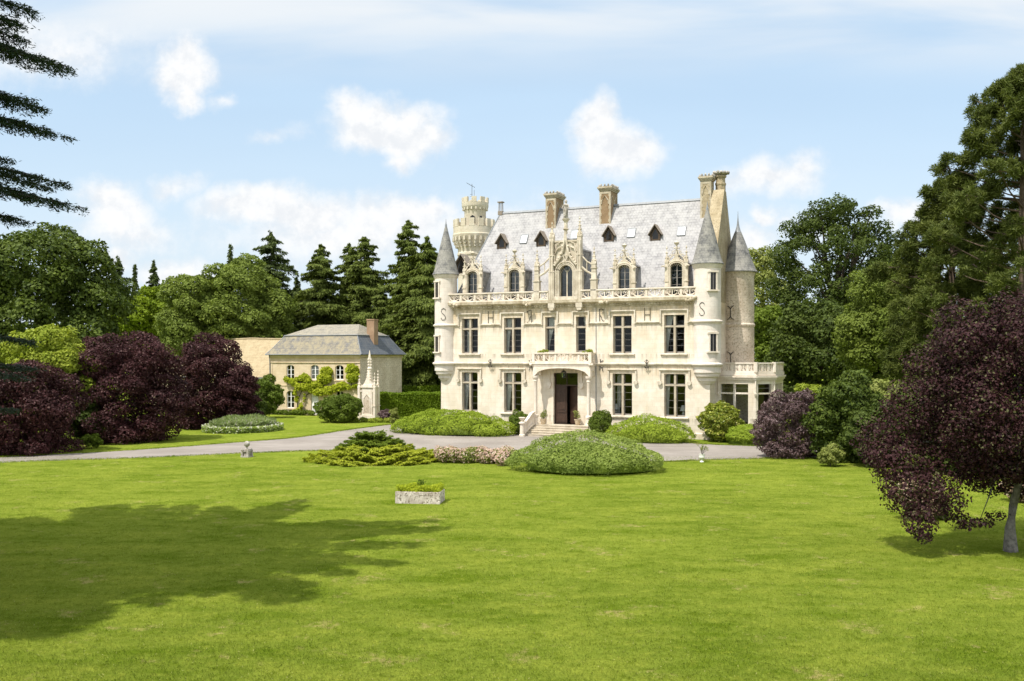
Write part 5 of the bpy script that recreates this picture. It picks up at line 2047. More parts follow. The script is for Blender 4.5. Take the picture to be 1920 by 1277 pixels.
def cottage():
    t = thing('cottage', 'cream stone cottage with grey mansard roof and white casement windows', 'house', KO, R(-24.7))
    W = KF.u(506.5)
    D = 8.55
    E = 6.72
    wn = [(537.2, 551.6, 684.0, 711.5), (582.6, 597.6, 684.0, 711.5), (628.6, 644.0, 684.5, 712), (537.2, 551.6, 732.4, 765), (629.4, 644.2, 733, 765)]
    H = []
    for a, b, y0, y1 in wn:
        p, q = KF.hit(a, y1, 0), KF.hit(b, y0, 0)
        H.append((p.x, q.x, p.z, q.z))
    p, q = KF.hit(583, 778, 0), KF.hit(597, 738, 0)
    dr = (p.x, q.x, 0.08, q.z)
    mb = MB()
    panel(mb, (W, 0), (0, 0), -.1, E, [(h[0] - W, h[1] - W, h[2], h[3]) for h in H] + [(dr[0] - W, dr[1] - W, dr[2], dr[3])], .3)
    mb.quad((W, D, -.1), (W, 0, -.1), (W, 0, E), (W, D, E))
    mb.quad((0, D, -.1), (W, D, -.1), (W, D, E), (0, D, E))
    mb.build('wall', 'cottage_wall', t, False)
    sd = MB()
    sd.quad((0, 0, -.1), (0, D, -.1), (0, D, E), (0, 0, E))
    sd.build('side_wall', 'rubble', t, False)
    tr = MB()
    tr.prism([(-.003, E - .95), (-.10, E - .9), (-.10, E - .82), (-.003, E - .78)], W, .003, 'yz')
    tr.prism([(-.004, E - .42), (-.14, E - .3), (-.2, E - .1), (-.2, E), (-.004, E)], W, .05, 'yz')
    tr.box(.003, .12, -.1, D + .1, E - .25, E)
    zc = KF.hit(520, 723, 0).z
    tr.prism([(-.003, zc - .07), (-.06, zc), (-.06, zc + .07), (-.003, zc + .09)], W, -.02, 'yz')
    for s in (W + .003, -.35):
        tr.box(s, s + .35, -.04, -.003, 0, E - .96)
    tr.build('cornice', 'cottage_wall', t, False)
    # mansard: steep lower slopes, flat hipped top
    o, i, zb, zr = .38, 1.15, 8.85, 10.15
    def ring(ins, z):
        return [(W + ins, ins, z), (-ins, ins, z), (-ins, D - ins, z), (W + ins, D - ins, z)]
    e, m1, b = ring(-o, E + .02), ring(.12, E + .62), ring(i, zb)
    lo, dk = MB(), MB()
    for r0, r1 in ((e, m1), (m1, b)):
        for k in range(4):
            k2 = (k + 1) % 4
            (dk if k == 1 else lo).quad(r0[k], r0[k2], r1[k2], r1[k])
    lo.add([(p[0], p[1], p[2] - .05) for p in e], [(3, 2, 1, 0)])
    rf = lo.build('roof', 'cottage_slate', t, False)
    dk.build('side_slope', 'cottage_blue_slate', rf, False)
    up = MB()
    b2 = ring(i - .07, zb + .02)
    r0, r1 = (W + 3.4, D / 2, zr), (-3.0, D / 2, zr)
    up.quad(b2[0], b2[1], r1, r0)
    up.add([b2[1], b2[2], r1], [(0, 1, 2)])
    up.quad(b2[2], b2[3], r0, r1)
    up.add([b2[3], b2[0], r0], [(0, 1, 2)])
    up.build('roof_top', 'cottage_top_slate', rf, False)
    cu = MB()
    for k in range(4):
        cu.tube([b2[k], b2[(k + 1) % 4]], .06, 6)
        cu.tube([e[k], m1[k], b[k]], .05, 5)
    cu.build('roof_curb', 'lead', rf)
    ch = MB()
    ch.box(-1.42, -.45, 3.4, 4.22, 7.2, 10.55)
    ch.box(-1.47, -.40, 3.35, 4.27, 10.553, 10.68)
    c = ch.build('chimney', 'red_brick', rf, False)
    fl = MB()
    fl.box(-1.5, -.36, 3.32, 4.30, 7.3, 7.62)
    fl.build('flashing', 'lead', c, False)
    # casements
    for j, (a, b_, z0, z1) in enumerate(H):
        f = MB()
        m = (a + b_) / 2
        f.box(a + .005, a + .075, .14, .21, z0, z1)
        f.box(b_ - .075, b_ - .005, .14, .21, z0, z1)
        f.box(a + .075, b_ - .075, .142, .208, z0, z0 + .09)
        f.box(a + .075, b_ - .075, .142, .208, z1 - .09, z1)
        f.box(m - .06, m + .06, .135, .215, z0 + .09, z1 - .09)
        for q in (1, 2):
            z = z0 + (z1 - z0) * q / 3
            for x0, x1 in ((a + .075, m - .06), (m + .06, b_ - .075)):
                f.box(x0, x1, .15, .2, z - .022, z + .022)
        w = f.build('window', 'white_paint', t, False)
        g = MB()
        g.quad((a, .18, z0), (b_, .18, z0), (b_, .18, z1), (a, .18, z1))
        g.build('pane', 'glass', w, False)
        s = MB()
        s.box(a - .12, b_ + .12, -.08, -.003, z0 - .15, z0 - .01)
        # segmental head
        n = 8
        top = z1 - .003
        pts = [(a + .004, top), (a + .004, top - .22)] + [(a + (b_ - a) * k / n, top - .22 * (2 * k / n - 1) ** 2) for k in range(1, n)] + [(b_ - .004, top - .22), (b_ - .004, top)]
        s.prism(pts, .005, .13, 'xz')
        s.build('sill', 'cottage_wall', w, False)
        if j == 1:
            bl = MB()
            bl.quad((a + .08, .3, z0), (b_ - .08, .3, z0), (b_ - .08, .3, z1), (a + .08, .3, z1))
            bl.build('blind', 'white_paint', w, False)
    d = MB()
    d.box(dr[0] + .02, dr[1] - .02, .12, .2, dr[2], dr[3] - .02)
    for x0 in (dr[0] + .14, (dr[0] + dr[1]) / 2 + .05):
        d.box(x0, x0 + (dr[1] - dr[0]) / 2 - .2, .1, .121, dr[2] + .2, dr[3] - .9)
    dd = d.build('door', 'white_paint', t, False)
    it = MB()
    it.box(W + .1, -.1, 2.6, 2.7, 0, E - .1)
    it.box(W + .1, -.1, .31, 2.6, 3.2, 3.3)
    it.build('interior_wall', 'interior', t, False)
    gp = MB()
    gp.tube([(W + .05, -.25, E - .02), (W + .05, -.12, E - .9), (W + .05, -.09, 0)], .05, 6)
    gp.tube([(W - .35, -.42, E + .0), (.35, -.42, E + .0)], .06, 6)
    gp.build('gutter', 'lead', t)
    # long barn on the left, lower eaves, pale tiles
    bt = thing('barn', 'long low stone barn with pale cream tiled roof beside the cottage', 'barn', kw(W, 0), R(-24.7))
    Lb, v0, v1, ez = -19.0, 1.0, 9.4, 4.45
    rz = 8.6
    bw = MB()
    bw.quad((Lb, v0, -.1), (-.01, v0, -.1), (-.01, v0, ez), (Lb, v0, ez))
    bw.add([(Lb, v1, -.1), (Lb, v0, -.1), (Lb, v0, ez), (Lb, (v0 + v1) / 2, rz - .1), (Lb, v1, ez)], [(0, 1, 2, 3, 4)])
    bw.quad((-.01, v1, -.1), (Lb, v1, -.1), (Lb, v1, ez), (-.01, v1, ez))
    bw.build('wall', 'barn_wall', bt, False)
    br = MB()
    m = (v0 + v1) / 2
    rng = random.Random(2)
    n = 24
    xs = [Lb - .3 + (-.02 - Lb + .3) * k / n for k in range(n + 1)]
    zz = [rng.uniform(-.05, .05) for _ in xs]
    for k in range(n):                                  # slightly sagging old roof
        br.quad((xs[k], v0 - .4, ez - .3 + zz[k] * .5), (xs[k + 1], v0 - .4, ez - .3 + zz[k + 1] * .5), (xs[k + 1], m, rz + zz[k + 1]), (xs[k], m, rz + zz[k]))
        br.quad((xs[k + 1], v1 + .4, ez - .3), (xs[k], v1 + .4, ez - .3), (xs[k], m, rz + zz[k]), (xs[k + 1], m, rz + zz[k + 1]))
    br.build('roof', 'barn_tile', bt, False)
    ea = MB()
    ea.box(Lb - .3, -.03, v0 - .38, v0 - .3, ez - .48, ez - .33)
    ea.build('gutter', 'lead', bt, False)
    rd = MB()
    rd.tube([(xs[k], m, rz + .03 + zz[k]) for k in range(n + 1)], .11, 6)
    rd.build('ridge_tiles', 'barn_tile', bt)


cottage()


def monument():
    t = thing('stone_monument', 'slender gothic stone monument with crocketed spire in front of the cottage', 'monument', (-14.55, 97.6, 0), R(-24.7))
    b = MB()
    b.box(-.78, .78, -.62, .62, -.1, .55)
    b.box(-.62, .62, -.5, .5, .55, 3.35)
    b.box(-.72, .72, -.6, .6, 3.35, 3.48)
    b.box(-.66, .66, -.54, .54, 3.482, 3.62)
    b.prism([(-.46, .8), (-.46, 2.3), (0, 2.8), (.46, 2.3), (.46, .8), (.36, .8), (.36, 2.24), (0, 2.64), (-.36, 2.24), (-.36, .8)], -.55, -.501, 'xz')
    b.build('body', 'carved', t, False)
    n = MB()
    n.prism([(-.35, .81), (-.35, 2.23), (0, 2.62), (.35, 2.23), (.35, .81)], -.515, -.502, 'xz')
    n.build('niche', 'rubble', t, False)
    s = MB()
    s.prism([(-.5, 3.62), (0, 4.5), (.5, 3.62)], -.42, .42, 'xz')
    s.lathe([(.42, 3.62), (.36, 3.9), (.2, 5.15), (.25, 5.22), (.25, 5.34), (.17, 5.4), (.13, 5.9), (.19, 6.15), (.13, 6.5), (.03, 7.15)], (0, 0), 8, rot=PI / 8)
    for k in range(5):
        for a in range(4):
            q = .36 - .16 * k / 4
            s.ball((q * math.cos(a * PI / 2 + .78), q * math.sin(a * PI / 2 + .78), 3.95 + k * .27), .075, 5)
    for k in range(3):
        for a in range(4):
            s.ball((.17 * math.cos(a * PI / 2), .17 * math.sin(a * PI / 2), 5.65 + k * .28), .09, 5)
    s.build('spire', 'carved', t)
    for sx, sy, zt in ((-.92, -.5, 4.5), (.92, -.5, 4.75), (-.62, .6, 5.0), (.62, .6, 5.0)):
        p = MB()
        pinnacle(p, sx, sy, -.1, 3.35, zt, .26)
        p.box(min(sx, .6 * sx / abs(sx)), max(sx, .6 * sx / abs(sx)), sy - .06, sy + .06, 2.9, 3.1)
        p.build('pinnacle', 'carved', t)


monument()


def trough():
    t = thing('stone_trough', 'weathered stone trough filled with low plants standing alone on the lawn', 'planter', (-4.22, 42.55, 0), R(-7))
    w, d, h, e = 2.03, 1.25, .52, .1
    b = MB()
    rng = random.Random(9)
    def slab(x0, x1, y0, y1, z0, z1):
        v = [(x + rng.uniform(-.012, .012), y + rng.uniform(-.012, .012), z + rng.uniform(-.01, .012)) for z in (z0, z1) for y in (y0, y1) for x in (x0, x1)]
        b.add(v, [(0, 2, 3, 1), (4, 5, 7, 6), (0, 1, 5, 4), (2, 6, 7, 3), (0, 4, 6, 2), (1, 3, 7, 5)])
    w2 = w / 2
    slab(-w2, w2, 0, e, -.05, h)
    slab(-w2 + .01, w2 - .01, d - e, d, -.05, h - .01)
    slab(-w2 + .005, -w2 + e, e - .02, d - e + .02, -.05, h - .006)
    slab(w2 - e, w2 - .005, e - .02, d - e + .02, -.05, h - .006)
    o = b.build('basin', 'trough_stone', t, False)
    bv = o.modifiers.new('soft', 'BEVEL')
    bv.width = .018
    bv.segments = 2
    s = MB()
    s.box(-w2 + e, w2 - e, e, d - e, .2, h - .07)
    s.build('soil', 'soil', t, False)
    rr = np.random.default_rng(7)
    P = np.stack([rr.uniform(-w2 + .02, w2 - .02, 5200), rr.uniform(.02, d - .02, 5200), h - .08 + rr.random(5200) ** 1.2 * .30], 1)
    P[:, 2] += .09 * np.sin(P[:, 0] * 5) * np.sin(P[:, 1] * 4 + 1)
    leaves('plants', P, np.tile([[0, -.2, .8]], (5200, 1)), .085, 'leaf_vine', t, rr, .5, .9, np.tile([[0, 0, 1.0]], (5200, 1)), .8)
    P = np.stack([rr.normal(.05, .10, 160), rr.normal(.6, .08, 160), h + .12 + rr.random(160) * .36], 1)
    leaves('tall_plant', P, rr.normal(0, 1, (160, 3)), .11, 'leaf_box', t, rr, .4, .9)


trough()


def ball_ornament():
    x, y = ground(463, 857)
    t = thing('stone_ball_ornament', 'small stone ball on a stem over a square plinth beside the drive', 'garden ornament', (x, y, 0), R(-18))
    b = MB()
    b.box(-.29, .29, -.29, .29, -.05, .09)
    b.box(-.17, .17, -.17, .17, .09, .50)
    for sx in (-1, 1):
        for sy in (-1, 1):
            b.box(sx * .21 - .065, sx * .21 + .065, sy * .21 - .065, sy * .21 + .065, .092, .44)
            b.lathe([(.08, .44), (.085, .47), (.05, .5), (.02, .56)], (sx * .21, sy * .21), 8)
    b.box(-.24, .24, -.24, .24, .36, .42)
    b.build('plinth', 'grey_stone', t, False)
    c = MB()
    c.lathe([(.12, .50), (.055, .56), (.05, .64), (.09, .68)], (0, 0), 12)
    c.ball((0, 0, .85), .195, 18)
    c.build('ball', 'grey_stone', t)


def footed_urn():
    x, y = ground(1316, 866.5)
    t = thing('garden_urn', 'small pale footed urn with sparse dry plants at the edge of the drive', 'urn', (x, y, 0))
    b = MB()
    b.lathe([(.13, -.03), (.13, .04), (.06, .10), (.055, .15), (.14, .21), (.19, .30), (.17, .45), (.19, .50), (.17, .50), (.15, .44)], (0, 0), 18)
    b.build('bowl', 'ceramic', t)
    rng = np.random.default_rng(5)
    s = MB()
    tips = []
    for k in range(14):
        a = rng.random() * 6.28
        r = .1 + .22 * rng.random()
        z = .75 + .35 * rng.random()
        tips.append((r * math.cos(a) + .08, r * math.sin(a), z))
        s.tube([(0, 0, .42), (tips[-1][0] * .4, tips[-1][1] * .4, .42 + (z - .42) * .6), tips[-1]], .010, 4)
    s.build('stem', 'bark_pale', t)
    P, N = lobe_points([(p[0], p[1], p[2], .09, .09, .1) for p in tips], 420, rng, .2)
    leaves('foliage', P, N, .06, 'leaf_pale', t, rng, .45, .9)


ball_ornament()
footed_urn()

# ------------------------------------------------------------------ trees behind the house
def at(px, Y):
    return (px - HX) / F * Y


def zat(py, Y):
    return CH - (py - HY) / F * Y


broadleaf('maple_tree', 'broad dark green maple at the far left under the cedar branches', 'tree', at(80, 90), 90, 11.0, 7.6, 7.0, 8.2, 80000, .34, 'leaf_maple', 11, k=42, lr=.30, tr=.5, group=None)
broadleaf('lime_tree', 'bright lime green tree behind the largest purple shrub', 'tree', at(262, 126), 126, 9.6, 4.2, 4.0, 6.4, 30000, .36, 'leaf_lime', 12, k=22, lr=.34, tr=.3)
broadleaf('ash_tree', 'mid green tree between the lime green tree and the big round tree', 'tree', at(306, 130), 130, 9.8, 3.6, 3.5, 6.9, 15000, .42, 'leaf_fresh', 13, k=20, lr=.34, tr=.3)
broadleaf('chestnut_tree', 'smaller rounded green tree merging with the big round tree on its left', 'tree', at(360, 121), 121, 10.2, 4.2, 4.2, 7.6, 40000, .33, 'leaf_round', 14, k=28, lr=.33, tr=.4)
broadleaf('chestnut_tree', 'big dome shaped mid green tree rising behind the pale barn roof', 'tree', at(450, 123), 123, 11.2, 6.3, 6.0, 8.9, 80000, .33, 'leaf_round', 15, k=46, lr=.28, tr=.5, inner=.75)
conifer('spruce_tree', 'tiny far off spruce tip right of the leaning pine on the skyline', at(253, 172), 172, zat(497, 172), 1.9, 6000, 'needle_dark', 21, base=6, leaf=.7)
conifer('spruce_tree', 'small blue green spruce tip rising above the lime green tree', at(288, 168), 168, zat(489, 168), 3.8, 12000, 'needle_dark', 22, base=6, leaf=.75)
conifer('pine_tree', 'dark ragged conifer just right of the broad maple crown', at(222, 160), 160, zat(485, 160), 5.0, 14000, 'needle_dark', 23, base=5, leaf=.75, gap=.5, top_round=.4)
conifer('spruce_tree', 'dark conifer tip poking over the dome shaped green tree', at(432, 160), 160, zat(461, 160), 2.6, 7000, 'needle_dark', 24, base=8, leaf=.7)
conifer('fir_tree', 'tall dark fir with blunt rounded top right of the dome shaped tree', at(508, 138), 138, zat(437, 138), 6.8, 44000, 'needle_dark', 25, base=3, leaf=.55, gap=.45, top_round=.75, droop=.3, shape=.5)
conifer('spruce_tree', 'pointed dark spruce behind the middle of the cottage roof', at(601, 130), 130, zat(460, 130), 7.8, 101250, 'needle_spruce', 26, leaf=.48, shape=.64, top_round=.06)
conifer('spruce_tree', 'narrow dark spruce just left of the tallest one behind the chimney', at(655, 134), 134, zat(458, 134), 6.7, 74250, 'needle_spruce', 27, leaf=.48, shape=.64, top_round=.06)
conifer('spruce_tree', 'tall pointed dark spruce behind the cottage chimney', at(684, 131), 131, zat(446, 131), 8.0, 101250, 'needle_spruce', 28, leaf=.48, shape=.64, top_round=.06)
conifer('spruce_tree', 'tallest spruce with open layered boughs left of the left turret', at(766, 128), 128, zat(415, 128), 8.3, 101250, 'needle_spruce', 29, leaf=.48, gap=.4, droop=.22, shape=.64, top_round=.06)
conifer('spruce_tree', 'dense spruce with boughs to the ground nearest the left turret', at(800, 117), 117, zat(446, 117), 8.0, 128250, 'needle_spruce', 30, leaf=.48, droop=.42, shape=.64, top_round=.06)
conifer('spruce_tree', 'lower dense spruce between cottage and left turret', at(757, 121), 121, zat(505, 121), 5.5, 57375, 'needle_spruce', 31, leaf=.48, droop=.42, shape=.64, top_round=.06)
conifer('spruce_tree', 'dark spruce partly hidden between the fir and the pointed spruce', at(556, 134), 134, zat(520, 134), 5.4, 30000, 'needle_dark', 32, leaf=.6)
conifer('spruce_tree', 'young spruce low behind the cottage between two tall ones', at(715, 124), 124, zat(545, 124), 5.3, 54000, 'needle_spruce', 33, leaf=.48, shape=.64, top_round=.06)

broadleaf('poplar_tree', 'pale green feathery tree beside the round tower spire', 'tree', at(1428, 128), 128, 14.5, 3.6, 3.6, 7.6, 15000, .36, 'leaf_pale', 41, k=24, lr=.33, tr=.3)
broadleaf('oak_tree', 'tall open crowned oak right of the chateau with sky showing through', 'tree', at(1566, 112), 112, 15.4, 8.5, 7.2, 11.2, 54000, .30, 'leaf_oak', 42, k=110, lr=.14, tr=.55, tips=34, inner=.45, cull=.5, core=0, down=.6)
broadleaf('oak_tree', 'dark leafy tree low beneath the tall oak', 'tree', at(1535, 100), 100, 6.6, 5.6, 4.2, 6.8, 36000, .34, 'leaf_oak', 43, k=28, lr=.33, tr=.35)
broadleaf('ash_tree', 'bright sunlit young tree close behind the conservatory', 'tree', at(1440, 107), 107, 7.6, 2.5, 2.5, 6.0, 13000, .32, 'leaf_fresh', 44, k=22, lr=.33, tr=.2)
broadleaf('hornbeam_tree', 'mid green tree left of the large pines with leaves to the ground', 'tree', at(1668, 88), 88, 8.2, 4.7, 4.3, 7.6, 60000, .26, 'leaf_round', 45, k=40, lr=.29, tr=.35)
broadleaf('beech_tree', 'dark green tree behind the tall oak and the pines', 'tree', at(1690, 118), 118, 11.0, 6.8, 5.0, 9.2, 30000, .42, 'leaf_oak', 46, k=30, lr=.33, tr=.4)


def pine_lobes(seed, h, prof, n, k, rr):
    rng = np.random.default_rng(seed)
    out = []
    for i in range(n):
        f = (i + .5) / n
        z = prof[0][0] + (h - prof[0][0]) * f ** 0.85
        w = np.interp(z, [p[0] for p in prof], [p[1] for p in prof])
        a = i * 2.4 + rng.normal(0, .35)
        q = w * (.12 + .92 * math.sqrt(rng.random()))
        s = rr * (.6 + .6 * rng.random()) * (1.0 if w > 2 else .6)
        out.append((q * math.cos(a), q * math.sin(a), z, s, s * .62, k))
    return out


h1 = zat(138, 66)
pine('pine_tree', 'tallest pine with grey trunk at the right edge', at(1918, 66), 66, h1, 51,
     pine_lobes(51, h1, [(6.5, 6.0), (10, 7.2), (15, 6.4), (20, 4.9), (24, 2.9), (h1, .3)], 110, 15, 1.35), 200000, .38, tr=.42)
h2 = zat(345, 74)
pine('pine_tree', 'broader lower pine left of the tallest pine', at(1785, 74), 74, h2, 52,
     pine_lobes(52, h2, [(3, 4.2), (8, 5.6), (13, 5.2), (17, 3.4), (h2, .8)], 90, 15, 1.35), 180000, .38, tr=.4)
h3 = zat(210, 80)
pine('pine_tree', 'pine half hidden behind the tallest one at the right', at(1985, 80), 80, h3, 53,
     pine_lobes(53, h3, [(6, 5.5), (14, 6.5), (20, 4.5), (h3, 1.0)], 34, 12, 1.6), 26000, .5, tr=.4)


def far_wood():
    rng = np.random.default_rng(61)
    lob = []
    for k in range(46):
        x = -150 + 170 * k / 45 + rng.normal(0, 1.5)
        lob.append((x, 176 + rng.normal(0, 4), 5.0 + rng.normal(0, 1.2), 5, 4, 5.5))
    for k in range(30):
        x = 28 + 120 * k / 29 + rng.normal(0, 1.5)
        lob.append((x, 150 + rng.normal(0, 4), 6.5 + rng.normal(0, 1.5), 5, 4, 7))
    P, N = lobe_points(lob, 52000, rng, .8)
    ok = P[:, 2] > 0
    o = leaves('far_woodland', P[ok], N[ok] + np.array([0, 0, .3]), .9, 'leaf_oak', None, rng, .65, .5)
    tag(o, 'far dark woodland edge closing off the park behind the trees', 'woodland')
    o['kind'] = 'stuff'


far_wood()


# ------------------------------------------------------------------ shrubs, left
broadleaf('purple_plum', 'largest purple leaved shrub, left of the gap in front of the barn', 'shrub', at(242, 74), 74, 3.4, 4.5, 3.8, 5.6, 84000, .175, 'leaf_purple', 71, k=60, lr=.24, tr=.2, down=.5)
broadleaf('purple_plum', 'tall purple leaved shrub half covering the barn roof, right of the largest one', 'shrub', at(394, 87), 87, 3.2, 3.3, 3.2, 6.5, 66000, .185, 'leaf_purple', 72, k=54, lr=.24, tr=.2, down=.5)
broadleaf('purple_plum', 'dark purple shrub at the left edge of the photo by the drive', 'shrub', at(30, 65), 65, 2.5, 4.5, 3.4, 4.6, 76000, .16, 'leaf_purple', 73, k=58, lr=.24, tr=.2, down=.5)
broadleaf('purple_plum', 'lower purple leaved shrub stepping down towards the lavender bed', 'shrub', at(448, 86), 86, 2.4, 1.75, 1.6, 3.6, 22000, .185, 'leaf_purple', 88, k=30, lr=.27, tr=.1, down=.5)
broadleaf('laburnum_shrub', 'tall yellow green shrub between two purple shrubs at the left', 'shrub', at(100, 72), 72, 5.0, 3.2, 2.6, 4.1, 30000, .24, 'leaf_yellow', 74, k=30, lr=.3, tr=.18, down=.7)
broadleaf('laburnum_shrub', 'yellow green foliage at the left edge above the dark purple shrub', 'shrub', at(5, 76), 76, 5.0, 2.6, 2.4, 3.1, 14000, .26, 'leaf_yellow', 75, k=20, lr=.32, tr=.15, down=.7)
broadleaf('elder_shrub', 'dark green shrub low between the two left purple shrubs', 'shrub', at(165, 71.5), 71.5, 1.9, 1.5, 1.2, 2.0, 9000, .2, 'leaf_oak', 76, k=16, lr=.34, tr=.1)
broadleaf('hosta_plant', 'small bright green clump under the left purple shrubs beside the drive', 'plant', at(172, 68), 68, .55, .75, .6, .5, 2400, .17, 'leaf_fresh', 77, k=9, lr=.4, tr=.03, tips=4)
broadleaf('viburnum_shrub', 'dark green leafy shrub against the barn left of the cottage', 'shrub', at(497, 101), 101, 2.3, 1.75, 1.5, 2.3, 12000, .22, 'leaf_box', 78, k=22, lr=.32, tr=.1)
broadleaf('viburnum_shrub', 'small dark shrub where barn and purple shrub meet', 'shrub', at(472, 99), 99, 1.5, 1.3, 1.2, 1.6, 6000, .22, 'leaf_oak', 79, k=14, lr=.34, tr=.08)
broadleaf('box_shrub', 'clipped dark green bush in front of the cottage door', 'shrub', at(637, 94.5), 94.5, 1.35, 2.5, 1.8, 1.35, 20000, .17, 'leaf_box', 80, k=34, lr=.32, tr=.1, inner=.85)
broadleaf('berberis_shrub', 'small round brownish bush right of the stone monument', 'shrub', at(723, 95.5), 95.5, .62, .68, .6, .62, 3800, .13, 'leaf_purple_grey', 81, k=12, lr=.4, tr=.04)
broadleaf('variegated_shrub', 'slim pale variegated bush at the end of the box hedge', 'shrub', at(739.5, 91), 91, .85, .42, .4, .85, 2600, .14, 'leaf_pale', 82, k=10, lr=.4, tr=.04)


def hedge(name, label, x0, y0, x1, y1, w, h, n, mat, seed):
    rng = np.random.default_rng(seed)
    L = math.hypot(x1 - x0, y1 - y0)
    ang = math.atan2(y1 - y0, x1 - x0)
    t = thing(name, label, 'hedge', (x0, y0, 0), ang)
    a_top, a_side, a_end = L * w, L * h, w * h
    k = rng.choice(5, size=n, p=np.array([a_top, a_side, a_side * .4, a_end, a_end]) / (a_top + 1.4 * a_side + 2 * a_end))
    U, V = rng.random(n), rng.random(n)
    P = np.zeros((n, 3))
    N = np.zeros((n, 3))
    for f, (fx, nn) in enumerate((((lambda u, v: (u * L, v * w, h)), (0, 0, 1)), ((lambda u, v: (u * L, 0, v * h)), (0, -1, .2)), ((lambda u, v: (u * L, w, v * h)), (0, 1, .2)),
                                 ((lambda u, v: (0, u * w, v * h)), (-1, 0, .2)), ((lambda u, v: (L, u * w, v * h)), (1, 0, .2)))):
        m = k == f
        x, y, z = fx(U[m], V[m])
        P[m] = np.stack(np.broadcast_arrays(x, y, z), 1)
        N[m] = nn
    P += rng.normal(0, .055, (n, 3)) + .05 * np.stack([np.sin(P[:, 0] * 3), np.sin(P[:, 0] * 2.3 + P[:, 2] * 4), np.sin(P[:, 0] * 1.7 + 1)], 1)
    P[:, 2] = np.maximum(P[:, 2], .03)
    e = .12
    cv = [(x, y, z) for z in (0, h - e) for y in (e, w - e) for x in (e, L - e)]
    cf = [(0, 2, 3, 1), (4, 5, 7, 6), (0, 1, 5, 4), (2, 6, 7, 3), (0, 4, 6, 2), (1, 3, 7, 5)]
    leaves('foliage', P, N, .17, mat, t, rng, .6, .6, None, .3, (cv, cf), 'leaf_oak')


hedge('box_hedge', 'clipped green box hedge between the cottage and the left turret', at(714, 99), 99, at(835, 101), 101, 2.6, 2.6, 26000, 'leaf_hedge', 83)
hedge('box_hedge', 'second taller clipped hedge behind the box hedge beside the left turret', at(753, 112), 112, at(842, 114), 114, 3.0, 2.95, 16000, 'leaf_hedge', 84)


def climbing_vine():
    rng = np.random.default_rng(85)
    t = thing('climbing_vine', 'bright green vine trained across the cottage front above the door', 'vine', KO, R(-24.7))
    lob = []
    def run(pts, r, k):
        for i in range(k):
            f = i / max(1, k - 1) * (len(pts) - 1)
            j = min(int(f), len(pts) - 2)
            px = pts[j][0] + (pts[j + 1][0] - pts[j][0]) * (f - j) + rng.normal(0, 1.4)
            py = pts[j][1] + (pts[j + 1][1] - pts[j][1]) * (f - j) + rng.normal(0, 1.8)
            p = KF.hit(px, py, -.3)
            s = r * .72 * (.7 + .6 * rng.random())
            lob.append((p.x, -.3 + rng.normal(0, .08), p.z, s, s * .6, s * .9))
    run([(536, 713), (556, 714), (575, 708), (585, 722), (600, 722)], .52, 16)
    run([(560, 722), (580, 728), (600, 735), (625, 730), (640, 724)], .55, 20)
    run([(600, 712), (607, 700), (615, 698), (612, 712)], .62, 12)
    run([(652, 694), (660, 690), (668, 700), (664, 712), (655, 706)], .60, 14)
    run([(640, 726), (655, 724), (672, 726)], .36, 10)
    run([(552, 735), (556, 750), (562, 765), (553, 772)], .26, 10)
    run([(572, 735), (568, 752), (563, 768)], .2, 7)
    P, N = lobe_points(lob, 15000, rng, .5)
    P[:, 1] = np.minimum(P[:, 1], -.06)
    leaves('foliage', P, N * .6 + np.array([0, -.4, .5]), .22, 'leaf_vine', t, rng, .7, .6)
    st = MB()
    for pts in ([(557, 776), (558, 750), (570, 725), (600, 718), (608, 700)], [(563, 776), (575, 740), (600, 728), (640, 724), (660, 722), (660, 700)], [(536, 714), (570, 716), (600, 720)]):
        q = [KF.hit(px, py, -.1) for px, py in pts]
        st.tube([(p.x, -.1, max(p.z, 0)) for p in q], .045, 5)
    st.build('stem', 'bark_dark', t)


climbing_vine()


def round_flower_bed():
    rng = np.random.default_rng(86)
    x, y = at(456, 84.5), 84.5
    t = thing('flower_bed', 'oval flower bed with grey green lavender and a pale flowering border', 'flower bed', (x, y, 0), R(-12))
    n = 16000
    a, u = rng.random(n) * 6.28, np.sqrt(rng.random(n))
    X, Y = 2.75 * u * np.cos(a), 3.2 * u * np.sin(a)
    z = (1.3 - .45 * u ** 2 + .12 * np.sin(X * 2.1) * np.sin(Y * 1.7)) * rng.random(n) ** .5
    P = np.stack([X, Y, z], 1)
    leaves('lavender', P, rng.normal(0, .6, (n, 3)), .34, 'leaf_grey', t, rng, .2, .6, np.stack([.3 * np.cos(a), .3 * np.sin(a), 1 + 0 * a], 1), .3)
    n = 9000
    a, u = rng.random(n) * 6.28, .90 + .22 * rng.random(n)
    P = np.stack([3.0 * u * np.cos(a), 3.5 * u * np.sin(a), .52 * rng.random(n) ** .8], 1)
    leaves('border', P, np.stack([np.cos(a), np.sin(a), .9 + 0 * a], 1), .17, 'leaf_border', t, rng, .7, .7)
    n = 420
    a, u = rng.random(n) * 6.28, .92 + .2 * rng.random(n)
    P = np.stack([3.0 * u * np.cos(a), 3.5 * u * np.sin(a), .42 + .14 * rng.random(n)], 1)
    leaves('blossom', P, rng.normal(0, .4, (n, 3)) + np.array([0, -.3, .8]), .14, 'flower_white', t, rng, .9, .5)


round_flower_bed()


